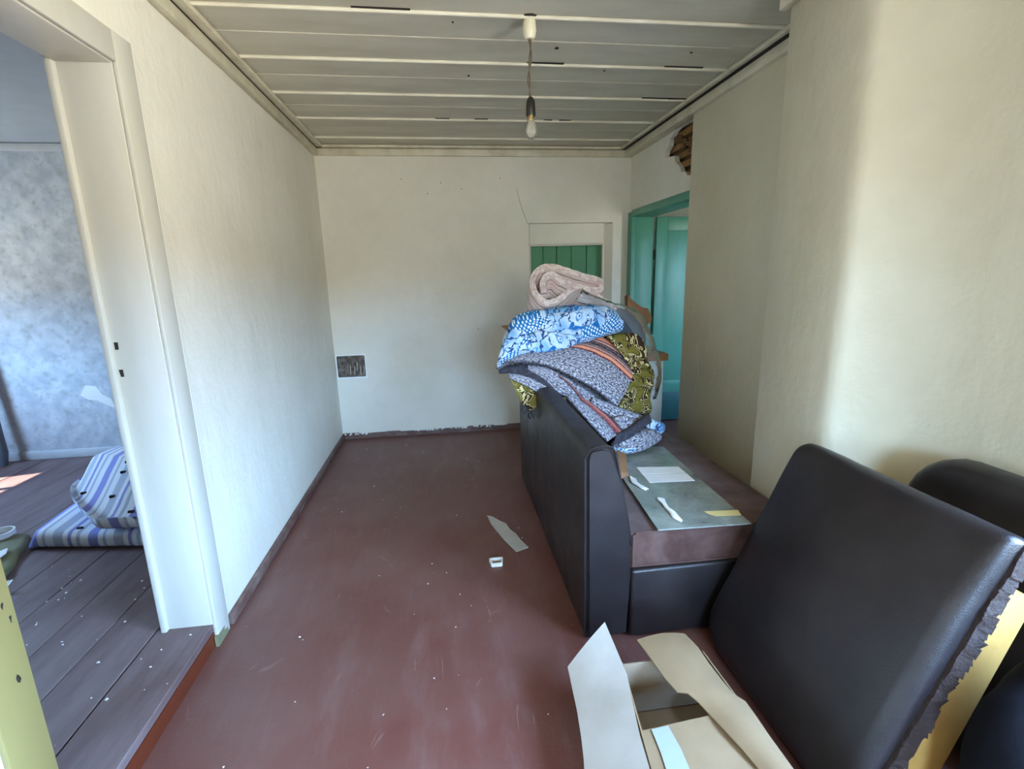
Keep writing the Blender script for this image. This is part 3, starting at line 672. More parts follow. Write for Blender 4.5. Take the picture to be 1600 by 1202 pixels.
# ------------------------------------------------------------------ textiles
def spline(pts, n):
    out = []; pts = [Vector(p) for p in pts]; m = len(pts)-1
    for i in range(n):
        t = i/(n-1)*m; k = min(int(t), m-1); f = t-k
        p0, p1, p2, p3 = pts[max(k-1, 0)], pts[k], pts[k+1], pts[min(k+2, m)]
        out.append(.5*((2*p1)+(p2-p0)*f+(2*p0-5*p1+4*p2-p3)*f*f+(3*p1-p0-3*p2+p3)*f**3))
    return out
def uvset(o, uvs):
    me = o.data; l = me.uv_layers.new(name='UVMap')
    for lp_ in me.loops: l.data[lp_.index].uv = uvs[lp_.vertex_index]
def drape(name, lower, upper, thick, mat, parent=None, bulge=.02, nu=60, nv=16, wr=.004, wsc=14, L=None, round_=True):
    lo, up = spline(lower, nu), spline(upper, nu); g = []
    ln = [0]
    for i in range(1, nu): ln.append(ln[-1]+(lo[i]-lo[i-1]).length*.5+(up[i]-up[i-1]).length*.5)
    wid = sum((a-b).length for a, b in zip(lo, up))/nu
    nr = []
    for i in range(nu):
        t = (lo[min(i+1, nu-1)]-lo[max(i-1, 0)])+(up[min(i+1, nu-1)]-up[max(i-1, 0)]); s = up[i]-lo[i]
        n = t.cross(s); n = n.normalized() if n.length > 1e-6 else Vector((0, -1, 0))
        if n.y > 0: n = -n
        nr.append(n)
    bm = NB(); top, bot, uvs = [], [], []
    for i in range(nu):
        a, b = [], []
        for j in range(nv):
            v = j/(nv-1); p = lo[i].lerp(up[i], v); e = math.sin(PI*v)**.6 if 0 < v < 1 else 0
            p = p+nr[i]*(bulge*math.sin(PI*v)); q = p-nr[i]*thick*(.25+.75*e)
            p = p+noise.noise_vector(p*wsc)*wr+noise.noise_vector(p*wsc*3)*wr*.4
            a.append(bm.verts.new(p)); b.append(bm.verts.new(q))
        top.append(a); bot.append(b)
    bm.verts.index_update()
    uvmap = {}
    for i in range(nu):
        for j in range(nv): uvmap[top[i][j]] = uvmap[bot[i][j]] = (ln[i], j/(nv-1)*(1 if mat in ('rug_striped', 'rug_red') else wid))
    F_ = bm.faces.new
    for i in range(nu-1):
        for j in range(nv-1):
            F_((top[i][j], top[i+1][j], top[i+1][j+1], top[i][j+1])); F_((bot[i][j], bot[i][j+1], bot[i+1][j+1], bot[i+1][j]))
        F_((top[i][0], bot[i][0], bot[i+1][0], top[i+1][0])); F_((top[i][-1], top[i+1][-1], bot[i+1][-1], bot[i][-1]))
    for j in range(nv-1):
        F_((top[0][j], top[0][j+1], bot[0][j+1], bot[0][j])); F_((top[-1][j], bot[-1][j], bot[-1][j+1], top[-1][j+1]))
    bm.verts.index_update(); uvs = [uvmap[v] for v in bm.verts]
    o = obj(name, bm, mat, parent, smooth='full'); uvset(o, uvs); return o
def puff(name, outline, front, back, mat, parent=None, N=96, K=11, wr=.006, wsc=12, folds=0, fdir=(1, 0, 0), seed=0., pw=.5, uvs_=1.):
    """closed cushiony body inside an outline of world points"""
    pts = [Vector(p) for p in outline]; pts.append(pts[0]); ring = spline(pts, N+1)[:-1]
    c = sum(ring, Vector())/N; bm = NB(); cc = []; uvs = []
    # depth axis = away from the viewer's side
    def mkring(s, d):
        r = []
        for p in ring:
            q = c.lerp(p, s); q = Vector((q.x, q.y+d, q.z)); h = Vector((q.x, q.y, q.z+seed))
            q += noise.noise_vector(h*wsc)*wr*(1.2-s*.5)+noise.noise_vector(h*wsc*2.7)*wr*.35
            if folds:
                ph = h.dot(Vector(fdir)); q.y += folds*(math.sin(ph*40+2.5*noise.noise(h*5))+.5*math.sin(ph*87+4*noise.noise(h*7)))*(1-s*.6)
            r.append(bm.verts.new(q))
        return r
    rings = []
    for k in range(K, -1, -1):                                # back pole -> rim
        a = k/K*PI/2; rings.append((math.cos(a)**pw if k < K else .03, back*math.sin(a)))
    for k in range(1, K+1):
        a = k/K*PI/2; rings.append((math.cos(a)**pw if k < K else .03, -front*math.sin(a)))
    R = [mkring(s, d) for s, d in rings]
    for a, b in zip(R, R[1:]):
        for i in range(N): bm.faces.new((a[i], a[(i+1) % N], b[(i+1) % N], b[i]))
    bm.faces.new(R[0]); bm.faces.new(R[-1]); bm.verts.index_update()
    uv = [((v.co.x)*uvs_, (v.co.z-.6*v.co.y)*uvs_) for v in bm.verts]
    o = obj(name, bm, mat, parent, smooth='full'); uvset(o, uv); return o
def fringe(name, pts, ln, mat, parent, n=26, r=.0022):
    bm = NB(); s = spline(pts, n)
    for p in s:
        q = Vector(p); path = [q]
        for k in range(4): q = q+Vector((random.uniform(-.008, .008), random.uniform(-.008, .004), -ln/4*random.uniform(.6, 1.3))); path.append(q)
        tube(bm, path, r, 5)
    o = obj(name, bm, mat, parent); o['kind'] = 'stuff'; return o

# folded mottled rug with orange stripes, laid over the sofa back
rug = thing('folded_rug', 'thick folded grey mottled rug with orange stripes draped over the sofa back', 'rug', (.95, 2.95, .48))
puff('folded_layers', [Q(220, 640, 3.0), Q(420, 590, 3.02), Q(650, 560, 3.05), Q(900, 600, 3.08), Q(955, 760, 3.08), Q(960, 940, 3.05), Q(760, 900, 3.02), Q(620, 880, 3.0), Q(460, 752, 3.0), Q(250, 715, 3.0)], .10, .20, 'rug_grey', rug, wr=.004)
drape('top_fold', [Q(128, 700, 2.86), Q(200, 655, 2.80), Q(300, 650, 2.78), Q(420, 675, 2.76), Q(540, 730, 2.74), Q(680, 810, 2.74), Q(795, 905, 2.76)],
      [Q(170, 650, 3.02), Q(300, 570, 3.04), Q(450, 540, 3.05), Q(560, 520, 3.06), Q(680, 505, 3.07), Q(800, 550, 3.05), Q(905, 640, 3.0)], .045, 'rug_striped', rug, bulge=.028)
drape('under_fold', [Q(138, 712, 2.86), Q(230, 725, 2.82), Q(330, 760, 2.80), Q(420, 820, 2.78), Q(470, 850, 2.77)],
      [Q(140, 690, 2.90), Q(240, 668, 2.86), Q(340, 675, 2.84), Q(450, 730, 2.82), Q(545, 845, 2.80)], .03, 'rug_dark', rug, bulge=.012)
drape('second_fold', [Q(300, 700, 2.81), Q(400, 760, 2.79), Q(470, 830, 2.775), Q(560, 880, 2.77), Q(640, 900, 2.78)],
      [Q(300, 672, 2.83), Q(400, 685, 2.81), Q(500, 740, 2.79), Q(600, 800, 2.785), Q(700, 870, 2.79)], .02, 'rug_grey', rug, bulge=.014)
drape('red_edge', [Q(468, 735, 2.777), Q(520, 775, 2.765), Q(570, 835, 2.758), Q(630, 905, 2.75)], [Q(470, 725, 2.78), Q(530, 768, 2.77), Q(585, 830, 2.762), Q(645, 895, 2.755)], .012, 'rug_red', rug, bulge=.004, nv=8)
drape('lower_flap', [Q(200, 745, 2.80), Q(290, 790, 2.78), Q(360, 830, 2.77), Q(425, 870, 2.765)], [Q(190, 720, 2.82), Q(280, 735, 2.80), Q(380, 780, 2.785), Q(470, 835, 2.77)], .015, 'rug_grey', rug, bulge=.008)

# second rug sliding from the sofa back down to the seat
rg2 = thing('crumpled_rug', 'crumpled grey rug with a dark red band sliding down onto the sofa seat', 'rug', (1.05, 2.7, .48))
drape('mottled_slope', [Q(520, 850, 2.66), Q(590, 930, 2.60), Q(660, 1010, 2.54), Q(740, 1095, 2.48)], [Q(560, 850, 2.72), Q(640, 905, 2.68), Q(740, 990, 2.62), Q(790, 1060, 2.55)], .03, 'rug_grey', rg2, bulge=.02)
drape('red_band', [Q(580, 870, 2.70), Q(650, 940, 2.64), Q(730, 1020, 2.58), Q(790, 1085, 2.53)], [Q(600, 865, 2.72), Q(690, 910, 2.69), Q(790, 990, 2.64), Q(850, 1070, 2.57)], .03, 'rug_red', rg2, bulge=.02)
drape('dark_slope', [Q(770, 1110, 2.50), Q(850, 1080, 2.52), Q(930, 1020, 2.56), Q(985, 985, 2.60)], [Q(800, 1040, 2.58), Q(860, 1020, 2.60), Q(920, 965, 2.66), Q(960, 940, 2.70)], .03, 'rug_dark', rg2, bulge=.02)
drape('upper_roll', [Q(640, 890, 2.74), Q(740, 945, 2.70), Q(840, 985, 2.68), Q(930, 1000, 2.68)], [Q(660, 855, 2.78), Q(760, 890, 2.76), Q(860, 930, 2.75), Q(945, 965, 2.74)], .05, 'rug_grey', rg2, bulge=.035)
puff('inner_fold', [Q(770, 965, 2.66), Q(830, 955, 2.66), Q(885, 985, 2.66), Q(880, 1025, 2.64), Q(830, 1040, 2.63), Q(790, 1010, 2.64)], .03, .06, 'rug_grey', rg2, N=48, K=7)
puff('seat_fold', [Q(770, 1120, 2.53), Q(850, 1070, 2.55), Q(960, 1030, 2.60), Q(1025, 1050, 2.66), Q(1030, 1080, 2.66), Q(950, 1130, 2.58), Q(850, 1160, 2.53), Q(780, 1150, 2.51)], .05, .10, 'rug_grey', rg2, wr=.005)
puff('blue_lining', [Q(940, 965, 2.72), Q(1000, 975, 2.74), Q(1055, 1000, 2.76), Q(1045, 1045, 2.75), Q(990, 1060, 2.72), Q(955, 1020, 2.70)], .03, .06, 'blue', rg2, N=48, K=7)
drape('blue_hem', [Q(768, 1150, 2.49), Q(810, 1162, 2.485), Q(880, 1155, 2.49)], [Q(768, 1128, 2.50), Q(820, 1138, 2.48), Q(900, 1130, 2.49)], .012, 'blue', rg2, bulge=.006)
puff('hidden_body', [Q(560, 900, 2.82), Q(760, 900, 2.86), Q(960, 960, 2.9), Q(1010, 1010, 2.85), Q(900, 1060, 2.78), Q(780, 1060, 2.72)], .05, .22, 'rug_dark', rg2, N=64, K=7)

# olive printed blanket
ol = thing('olive_blanket', 'olive and brown scroll-patterned blanket bunched at the right end of the folded rug', 'blanket', (1.15, 3.0, .5))
puff('bunched_end', [Q(730, 515, 3.02), Q(880, 498, 3.02), Q(945, 555, 2.98), Q(962, 640, 2.96), Q(992, 720, 2.95), Q(985, 800, 2.94), Q(972, 870, 2.92), Q(976, 945, 2.90), Q(880, 935, 2.88), Q(805, 915, 2.88), Q(825, 800, 2.9), Q(860, 680, 2.95), Q(820, 590, 3.0)], .05, .18, 'olive', ol, wr=.010, wsc=15, folds=.006, fdir=(.3, 0, 1))
for q, rr in (([(900, 655), (940, 640), (962, 660), (950, 690), (905, 690)], .05), ([(870, 700), (930, 690), (985, 715), (975, 745), (900, 735)], .055), ([(850, 745), (930, 735), (990, 760), (975, 800), (900, 795), (845, 775)], .055)):
    puff('ruffle', [Q(a, b, 2.92) for a, b in q], rr, .05, 'olive', ol, N=40, K=6, wr=.008, seed=rr*50)
ol2 = thing('olive_blanket', 'olive patterned blanket corner with dark fringe hanging over the sofa back', 'blanket', (.47, 2.78, .7))
crn = drape('corner', [Q(196, 745, 2.83), Q(225, 800, 2.80), Q(260, 880, 2.78), Q(315, 930, 2.765)], [Q(215, 735, 2.84), Q(290, 775, 2.81), Q(350, 815, 2.785), Q(410, 865, 2.77)], .014, 'olive', ol2, bulge=.006, wr=.002)
fringe('fringe', [Q(262, 885, 2.775), Q(290, 905, 2.77), Q(318, 928, 2.765), Q(350, 900, 2.765), Q(395, 868, 2.765)], .05, 'rug_dark', crn)

# blue and white printed cloth
bl = thing('printed_cloth', 'blue and white floral printed cloth bundled on top of the folded rug', 'cloth', (.8, 2.95, 1.05))
puff('bundle', [Q(150, 590, 2.98), Q(200, 440, 3.0), Q(300, 380, 3.02), Q(480, 350, 3.04), Q(680, 340, 3.05), Q(775, 365, 3.05), Q(815, 430, 3.04), Q(812, 480, 3.02), Q(740, 505, 3.0), Q(600, 545, 2.98), Q(480, 575, 2.96), Q(380, 598, 2.95), Q(260, 605, 2.95)], .10, .12, 'blue', bl, wr=.016, wsc=9, folds=.011, fdir=(.5, .2, .9))
drape('hanging_corner', [Q(128, 690, 2.86), Q(135, 640, 2.85), Q(165, 560, 2.85), Q(210, 470, 2.88)], [Q(185, 660, 2.84), Q(240, 625, 2.83), Q(290, 580, 2.84), Q(300, 500, 2.86)], .02, 'blue', bl, bulge=.02, wr=.006)
drape('front_fold', [Q(200, 640, 2.84), Q(300, 605, 2.83), Q(420, 600, 2.84), Q(560, 560, 2.87), Q(600, 520, 2.9)], [Q(210, 560, 2.87), Q(300, 500, 2.87), Q(400, 490, 2.87), Q(520, 500, 2.88), Q(590, 500, 2.9)], .03, 'blue', bl, bulge=.025, wr=.016, wsc=14)
drape('top_fold', [Q(310, 500, 2.90), Q(460, 490, 2.90), Q(600, 455, 2.92), Q(720, 470, 2.93), Q(815, 475, 2.95)], [Q(300, 410, 2.98), Q(440, 370, 2.98), Q(600, 350, 2.99), Q(720, 350, 3.0), Q(810, 420, 3.0)], .03, 'blue', bl, bulge=.03, wr=.016, wsc=12)

# rolled rug standing on the heap
rl = thing('rolled_rug', 'beige and pink rag rug rolled up and standing on top of the heap', 'rug', (.65, 3.1, 1.2))
sect = [(790, 358), (750, 338), (690, 300), (630, 262), (575, 248), (525, 268), (475, 308), (420, 328), (370, 312), (335, 262), (325, 205), (348, 158), (395, 132), (450, 132), (530, 158), (610, 182), (690, 205), (706, 235), (690, 262), (610, 248), (540, 230), (480, 205), (435, 172), (400, 185), (380, 225), (388, 262)]
cl = spline([Q(x, y, 3.14+(330-y)*.0007) for x, y in sect], 150)
ax = Vector((-.10, .22, -.97)).normalized()
def roll(bm, off, half, L0, L1_, uvd):
    n = len(cl); pn = []
    for i in range(n):
        t = (cl[min(i+1, n-1)]-cl[max(i-1, 0)]).normalized(); pn.append(t.cross(Vector((0, -.8, .6))).normalized())
    R = []
    for i in range(n):
        # pushing the section along the axis keeps it a straight roll
        L1 = L1_ if L1_ < .05 else .03+(L1_-.03)*min(1, max(0, (i-20)/22))
        q = cl[i]+pn[i]*off+noise.noise_vector(cl[i]*25+Vector((off*90, 0, 0)))*.004
        R.append([q+pn[i]*half+ax*L0, q-pn[i]*half+ax*L0, q-pn[i]*half+ax*L1, q+pn[i]*half+ax*L1])
    V = [[bm.verts.new(p) for p in r] for r in R]
    s = 0
    for i in range(n):
        if i: s += (cl[i]-cl[i-1]).length
        for k, v in enumerate(V[i]): uvd[v] = (s, 0. if k < 2 else L1_-L0)
    for a, b in zip(V, V[1:]):
        for k in range(4): bm.faces.new((a[k], a[(k+1) % 4], b[(k+1) % 4], b[k]))
    bm.faces.new(V[0]); bm.faces.new(V[-1])
bm = NB(); uvd = {}; roll(bm, 0, .0185, 0, .33, uvd)
bm.verts.index_update(); uv = [uvd[v] for v in bm.verts]; o = obj('rolled_body', bm, 'rollrug', rl, smooth=True); uvset(o, uv)
for off in (-.012, 0, .012):
    bm = NB(); uvd = {}; roll(bm, off, .0042, -.006, .01, uvd); obj('edge_layer', bm, 'roll_end', rl, smooth=True)

# slate bundle in clear film behind the heap
sb = thing('wrapped_bundle', 'slate grey cloth bundle in clear plastic film behind the blue cloth', 'bundle', (1.1, 3.2, .9))
puff('cloth_body', [Q(430, 380, 3.36), Q(560, 275, 3.37), Q(700, 330, 3.37), Q(850, 375, 3.37), Q(925, 420, 3.37), Q(950, 540, 3.37), Q(930, 800, 3.37), Q(800, 930, 3.36), Q(700, 880, 3.36), Q(600, 600, 3.36)], .06, .08, 'slate', sb, wr=.006)
drape('plastic_film', [Q(560, 320, 3.10), Q(680, 345, 3.10), Q(800, 400, 3.12), Q(880, 500, 3.10), Q(950, 640, 3.06), Q(985, 760, 3.04), Q(975, 840, 3.04)],
      [Q(600, 250, 3.14), Q(760, 330, 3.16), Q(900, 375, 3.20), Q(985, 500, 3.2), Q(1025, 640, 3.18), Q(1030, 740, 3.16), Q(990, 860, 3.14)], .002, 'film', sb, bulge=.03, wr=.012, wsc=10, nu=70, nv=24)

# white cabinet and cardboard box behind the sofa
cb = thing('cabinet', 'low white cabinet with a brown wooden top behind the sofa by the teal door', 'cabinet', (1.25, 3.8, 0))
part('body', 'white_paint', cb, .86, 1.625, 3.53, 4.05, .06, .83); part('top', 'wood_top', cb, .84, 1.655, 3.505, 4.07, .83, .887, bv=.012)
for x in (.865, 1.25): part('door', 'white_paint', cb, x, x+.37, 3.518, 3.532, .10, .81)
part('plinth', 'gap', cb, .88, 1.60, 3.56, 4.03, 0, .06)
bx = thing('cardboard_box', 'open brown cardboard box with raised flaps on the cabinet behind the heap', 'box', (1.15, 3.75, .887))
for nm, a in (('side', (.78, 1.47, 3.56, 3.566, .888, 1.12)), ('side', (.78, 1.47, 3.95, 3.956, .888, 1.12)), ('side', (.78, .786, 3.566, 3.95, .888, 1.12)), ('side', (1.464, 1.47, 3.566, 3.95, .888, 1.12)), ('bottom', (.786, 1.464, 3.566, 3.95, .888, .894))):
    part(nm, 'card_brown', bx, *a, bv=.001, smooth=False)
def flap(name, pts, t, mat, par, sub=0, ru=0):
    pts = [Vector(p) for p in pts]; n = (pts[1]-pts[0]).cross(pts[2]-pts[0]).normalized()*t
    bm = NB(); k = len(pts)
    add(bm, [p for p in pts]+[p+n for p in pts], [tuple(range(k)), tuple(range(2*k-1, k-1, -1))]+[(i, k+i, k+(i+1) % k, (i+1) % k) for i in range(k)])
    if ru: rough_up(bm, ru, 20)
    return obj(name, bm, mat, par)
flap('flap', [(1.467, 3.57, 1.12), (1.467, 3.94, 1.12), (1.44, 3.90, 1.30), (1.36, 3.62, 1.335), (1.34, 3.575, 1.33)], .004, 'card_brown', bx)
flap('flap', [(1.34, 3.562, 1.335), (1.36, 3.562, 1.30), (1.45, 3.562, 1.235), (1.50, 3.562, 1.225), (1.535, 3.562, 1.14), (1.50, 3.562, 1.10), (1.34, 3.562, 1.10)], .004, 'card_brown', bx)
flap('flap', [(.783, 3.57, 1.12), (.783, 3.94, 1.12), (.43, 3.86, 1.10), (.43, 3.60, 1.105)], .006, 'card_brown', bx)
flap('flap', [(.783, 3.565, 1.12), (.43, 3.595, 1.105), (.435, 3.595, 1.055), (.783, 3.565, 1.07)], .006, 'card_brown', bx)

# ------------------------------------------------------------------ leather back pads leaning on the right wall
def zx(z): return 1.342-.45*(.85-z)                        # front face of the near pad
pd = thing('sofa_back_pad', 'torn dark leather sofa back with exposed yellow foam leaning against the right wall', 'sofa back', (1.2, 1.3, 0))
nz = Vector((.45, 0, 1)).normalized(); nb = Vector((.912, 0, -.41)); org = Vector((zx(.0)+.0, 0, 0))
def pad(name, y0, y1, s0, s1, d0_, d1_, mat, par, base, up, bk, rad=.05, bulge=.02, rnd=None, nu=28, nv=28):
    """padded slab: s runs up the slope, y along, d is depth behind the front face; corners rounded in plan"""
    bm = NB(); H, Wd = s1-s0, y1-y0
    def edge(n):
        out = []; r = rnd or [.06]*4
        cs = [(y0, s0), (y1, s0), (y1, s1), (y0, s1)]; ang = [PI, 1.5*PI, 0, .5*PI]
        for (cyy, cs_), a0, rr, sx, sy in zip(cs, ang, r, (1, -1, -1, 1), (1, 1, -1, -1)):
            for k in range(n+1):
                a = a0+k/n*PI/2; out.append((cyy+sx*rr+rr*math.cos(a), cs_+sy*rr+rr*math.sin(a)))
        return out
    # densify the straight runs
    e0 = edge(6); E = []
    for i, p in enumerate(e0):
        q = e0[(i+1) % len(e0)]; L = math.hypot(q[0]-p[0], q[1]-p[1]); m = max(1, int(L/.05))
        E += [(p[0]+(q[0]-p[0])*k/m, p[1]+(q[1]-p[1])*k/m) for k in range(m)]
    cen = ((y0+y1)/2, (s0+s1)/2); rows = []
    def pt(y, s, d): return base+Vector((0, y, 0))+up*s+bk*d
    def ringat(sc, d): 
        out = []
        for y, s in E:
            yy, ss = cen[0]+(y-cen[0])*sc, cen[1]+(s-cen[1])*sc
            if d < d0_: d = d0_-bulge*(1-abs((yy-cen[0])/(Wd/2))**2)*(1-abs((ss-cen[1])/(H/2))**2)
            p = pt(yy, ss, d); out.append(bm.verts.new(p+noise.noise_vector(p*5)*.004))
        return out
    T = d1_-d0_
    spec = [(k/16, d0_-1) for k in range(1, 16)]+[(.96, d0_+.003), (.98, d0_+.010), (.995, d0_+.025), (1., d0_+.042), (1., d1_-.02), (.985, d1_), (.9301, d1_)]
    R = [ringat(*s) for s in spec]; n = len(E)
    for a, b in zip(R, R[1:]):
        for i in range(n): bm.faces.new((a[i], a[(i+1) % n], b[(i+1) % n], b[i]))
    bm.faces.new(R[0]); bm.faces.new(R[-1])
    return obj(name, bm, mat, par, smooth='full')
pad('leather_face', .925, 1.685, .035, .935, 0, .07, 'leather', pd, org, nz, nb, bulge=.055, rnd=[.03, .12, .06, .02])
# torn edge strip and foam at the near end
bm = NB()
for i in range(46):
    s = .03+.88*i/46; a = org+nz*s+nb*.04; ww = .035+.02*noise.noise(Vector((s*9, 0, 0)))
    b = org+nz*(s+.03)+nb*.04
    y = .922
    hexa(bm, [a+Vector((0, y-.006, 0)), a+nb*ww+Vector((0, y-.01+random.uniform(-.008, .004), 0)), a+nb*ww+Vector((0, y+.03, 0)), a+Vector((0, y+.03, 0)),
              b+Vector((0, y-.006, 0)), b+nb*(ww+random.uniform(-.004, .004))+Vector((0, y-.01+random.uniform(-.008, .004), 0)), b+nb*ww+Vector((0, y+.03, 0)), b+Vector((0, y+.03, 0))])
obj('torn_edge', rough_up(bm, .006, 30), 'leather_brown', pd)
bm = NB()
zz = [0, .12, .25, .4, .55, .7, .80]
lo = [org+nz*s+nb*.068 for s in zz]; hi = [org+nz*s+nb*(.24-.06*(s/.8)) for s in zz]
co = []
for y in (.926, 1.60):
    co += [p+Vector((0, y, 0)) for p in lo]+[p+Vector((0, y, 0)) for p in hi]
n7 = len(zz); fs = []
for i in range(n7-1):
    fs += [(i, i+1, n7+i+1, n7+i), (2*n7+i, 3*n7+i, 3*n7+i+1, 2*n7+i+1), (i, 2*n7+i, 2*n7+i+1, i+1), (n7+i, n7+i+1, 3*n7+i+1, 3*n7+i)]
fs += [(0, n7, 3*n7, 2*n7), (n7-1, 2*n7+n7-1, 3*n7+n7-1, 2*n7-1)]
add(bm, co, fs); obj('foam_core', bm, 'foam', pd)
for v in (): pass
org2 = Vector((1.49, 0, 0)); up2 = Vector((.055, 0, 1)).normalized(); bk2 = Vector((1, 0, -.055)).normalized()
p2 = pad('upholstered_panel', .905, 1.40, .02, .905, 0, .09, 'leather', None, org2, up2, bk2, rnd=[.04, .04, .17, .10])
tag(p2, 'second dark leather sofa back with a rounded corner standing behind the torn one', 'sofa back')
# soft black bag at the end of the pad
bmb = puff('soft_bag', [P(1670, 1020, .80), P(1635, 1040, .80), P(1600, 1075, .80), P(1560, 1110, .80), P(1538, 1150, .80), P(1526, 1210, .80), P(1516, 1330, .80), P(1580, 1480, .80), P(1670, 1490, .80), P(1695, 1300, .80), P(1690, 1100, .80)], .08, .08, 'black_cloth', None, wr=.01, wsc=6)
tag(bmb, 'soft black cloth bag standing at the near end of the torn sofa back', 'bag')

# ------------------------------------------------------------------ cardboard box in the foreground
cbx = thing('cardboard_box', 'open pale cardboard box with splayed flaps on the floor before the sofa', 'box', (.65, 1.1, 0))
def wallp(name, a, b, z0, z1, mat, t=.005, z1b=None):
    a, b = Vector((a[0], a[1], 0)), Vector((b[0], b[1], 0)); n = (b-a).cross(Vector((0, 0, 1))).normalized()*t; zb = z1b or z1
    bm = NB(); hexa(bm, [(*(a).xy, z0), (*(b).xy, z0), (*(b+n).xy, z0), (*(a+n).xy, z0), (*a.xy, z1), (*b.xy, zb), (*(b+n).xy, zb), (*(a+n).xy, z1)])
    return obj(name, bm, mat, cbx)
wallp('far_wall', (.815, 1.365), (.53, 1.365), .006, .205, 'card_in')
wallp('left_wall', (.53, 1.365), (.44, .70), .006, .215, 'card'); wallp('right_wall', (.84, .70), (.815, 1.37), .006, .215, 'card'); wallp('near_wall', (.44, .70), (.84, .70), .006, .215, 'card')
flap('bottom', [(.53, 1.36, .002), (.44, .705, .002), (.84, .705, .002), (.815, 1.36, .002)], .004, 'card', cbx)
def surf(name, rows, t, mat, par):
    bm = NB(); nr_, nc = len(rows), len(rows[0]); co = [Vector(p) for r in rows for p in r]; co += [p-Vector((0, 0, t)) for p in co]; n = nr_*nc; fs = []
    for i in range(nr_-1):
        for j in range(nc-1):
            q = (i*nc+j, i*nc+j+1, (i+1)*nc+j+1, (i+1)*nc+j); fs += [q, tuple(n+k for k in q[::-1])]
    for i in range(nr_-1): fs += [(i*nc, (i+1)*nc, n+(i+1)*nc, n+i*nc), (i*nc+nc-1, n+i*nc+nc-1, n+(i+1)*nc+nc-1, (i+1)*nc+nc-1)]
    e = (nr_-1)*nc
    for j in range(nc-1): fs += [(j, n+j, n+j+1, j+1), (e+j, e+j+1, n+e+j+1, n+e+j)]
    add(bm, co, fs); return obj(name, bm, mat, par, smooth=True)
def atz(u, v, z):
    d = ray(u, v); return Vector((0, 0, EYE))+d*((z-EYE)/d.z)
# left flap: creased, folded outwards and down; window light is in its pale colour
R1 = [(945, 972, .245), (962, 1012, .225), (980, 1055, .218), (988, 1095, .215), (1000, 1150, .215), (1016, 1205, .215), (1040, 1290, .215)]
R0 = [(887, 1042, .15), (894, 1075, .14), (902, 1112, .135), (908, 1150, .13), (912, 1185, .115), (914, 1225, .12), (925, 1300, .12)]
rows = []
for a, b in zip(R0, R1):
    p, q = atz(*a), atz(*b); rows.append([p.lerp(q, k/4)+Vector((0, 0, .006*math.sin(PI*k/4))) for k in range(5)])
surf('left_flap', rows, .004, 'card_pale', cbx)
# right flap: torn wavy free edge, bent down over the opening
A_ = [(995, 1000, .222), (1018, 1032, .222), (1040, 1060, .225), (1058, 1080, .222), (1075, 1085, .218), (1092, 1098, .216), (1110, 1116, .216), (1130, 1140, .217), (1160, 1172, .218), (1190, 1205, .218), (1260, 1290, .218)]
B_ = [(1070, 990, .235), (1090, 1012, .235), (1108, 1036, .235), (1128, 1062, .232), (1146, 1086, .232), (1165, 1096, .236), (1182, 1118, .236), (1200, 1148, .232), (1222, 1178, .23), (1244, 1205, .23), (1310, 1290, .23)]
rows = []
for i, (a, b) in enumerate(zip(A_, B_)):
    p, q = atz(*a), atz(*b); rows.append([p.lerp(q, k/4)+Vector((0, 0, .014*math.sin(PI*k/4)+.004*math.sin(i*1.9))) for k in range(5)])
surf('right_flap', rows, .004, 'card', cbx)
nfl = surf('near_flap', [[atz(998, 1143, .205), atz(1055, 1130, .207), atz(1114, 1117, .205)], [atz(1006, 1180, .208), atz(1070, 1165, .208), atz(1150, 1160, .206)], [atz(1016, 1230, .208), atz(1090, 1220, .21), atz(1200, 1215, .206)], [atz(1040, 1300, .208), atz(1120, 1300, .21), atz(1260, 1300, .206)]], .004, 'card', cbx)
surf('tape', [[atz(1018, 1140, .2095), atz(1044, 1134, .2095)], [atz(1032, 1175, .212), atz(1064, 1170, .212)], [atz(1050, 1230, .213), atz(1086, 1222, .2135)]], .0008, 'tape', nfl)

# ------------------------------------------------------------------ scraps on the floor
bm = NB(); prism(bm, [(.194, 2.892), (.225, 2.87), (.272, 2.80), (.30, 2.77), (.315, 2.69), (.345, 2.63), (.36, 2.56), (.391, 2.475), (.318, 2.442), (.27, 2.57), (.24, 2.67), (.21, 2.78)], 'z', .004, .008)
tag(obj('cardboard_piece', bm, 'card_pale'), 'torn pointed strip of grey cardboard lying on the red-brown floor', 'cardboard')
bm = NB(); c0 = Vector((.2, 2.35, 0))
loop = [(-.035, .028), (.032, .028), (.024, -.022), (-.026, -.022)]
for i in range(4):
    a, b = Vector(loop[i]), Vector(loop[(i+1) % 4]); d = (b-a).normalized(); nn = Vector((-d.y, d.x))*.004
    hexa(bm, [(c0.x+p.x, c0.y+p.y, z) for z in (.001, .022) for p in (a+nn, b+nn, b-nn, a-nn)])
tag(obj('plastic_clip', bm, 'white_plastic' if False else 'paper'), 'small white open plastic clip near the cardboard strip on the floor', 'clip')

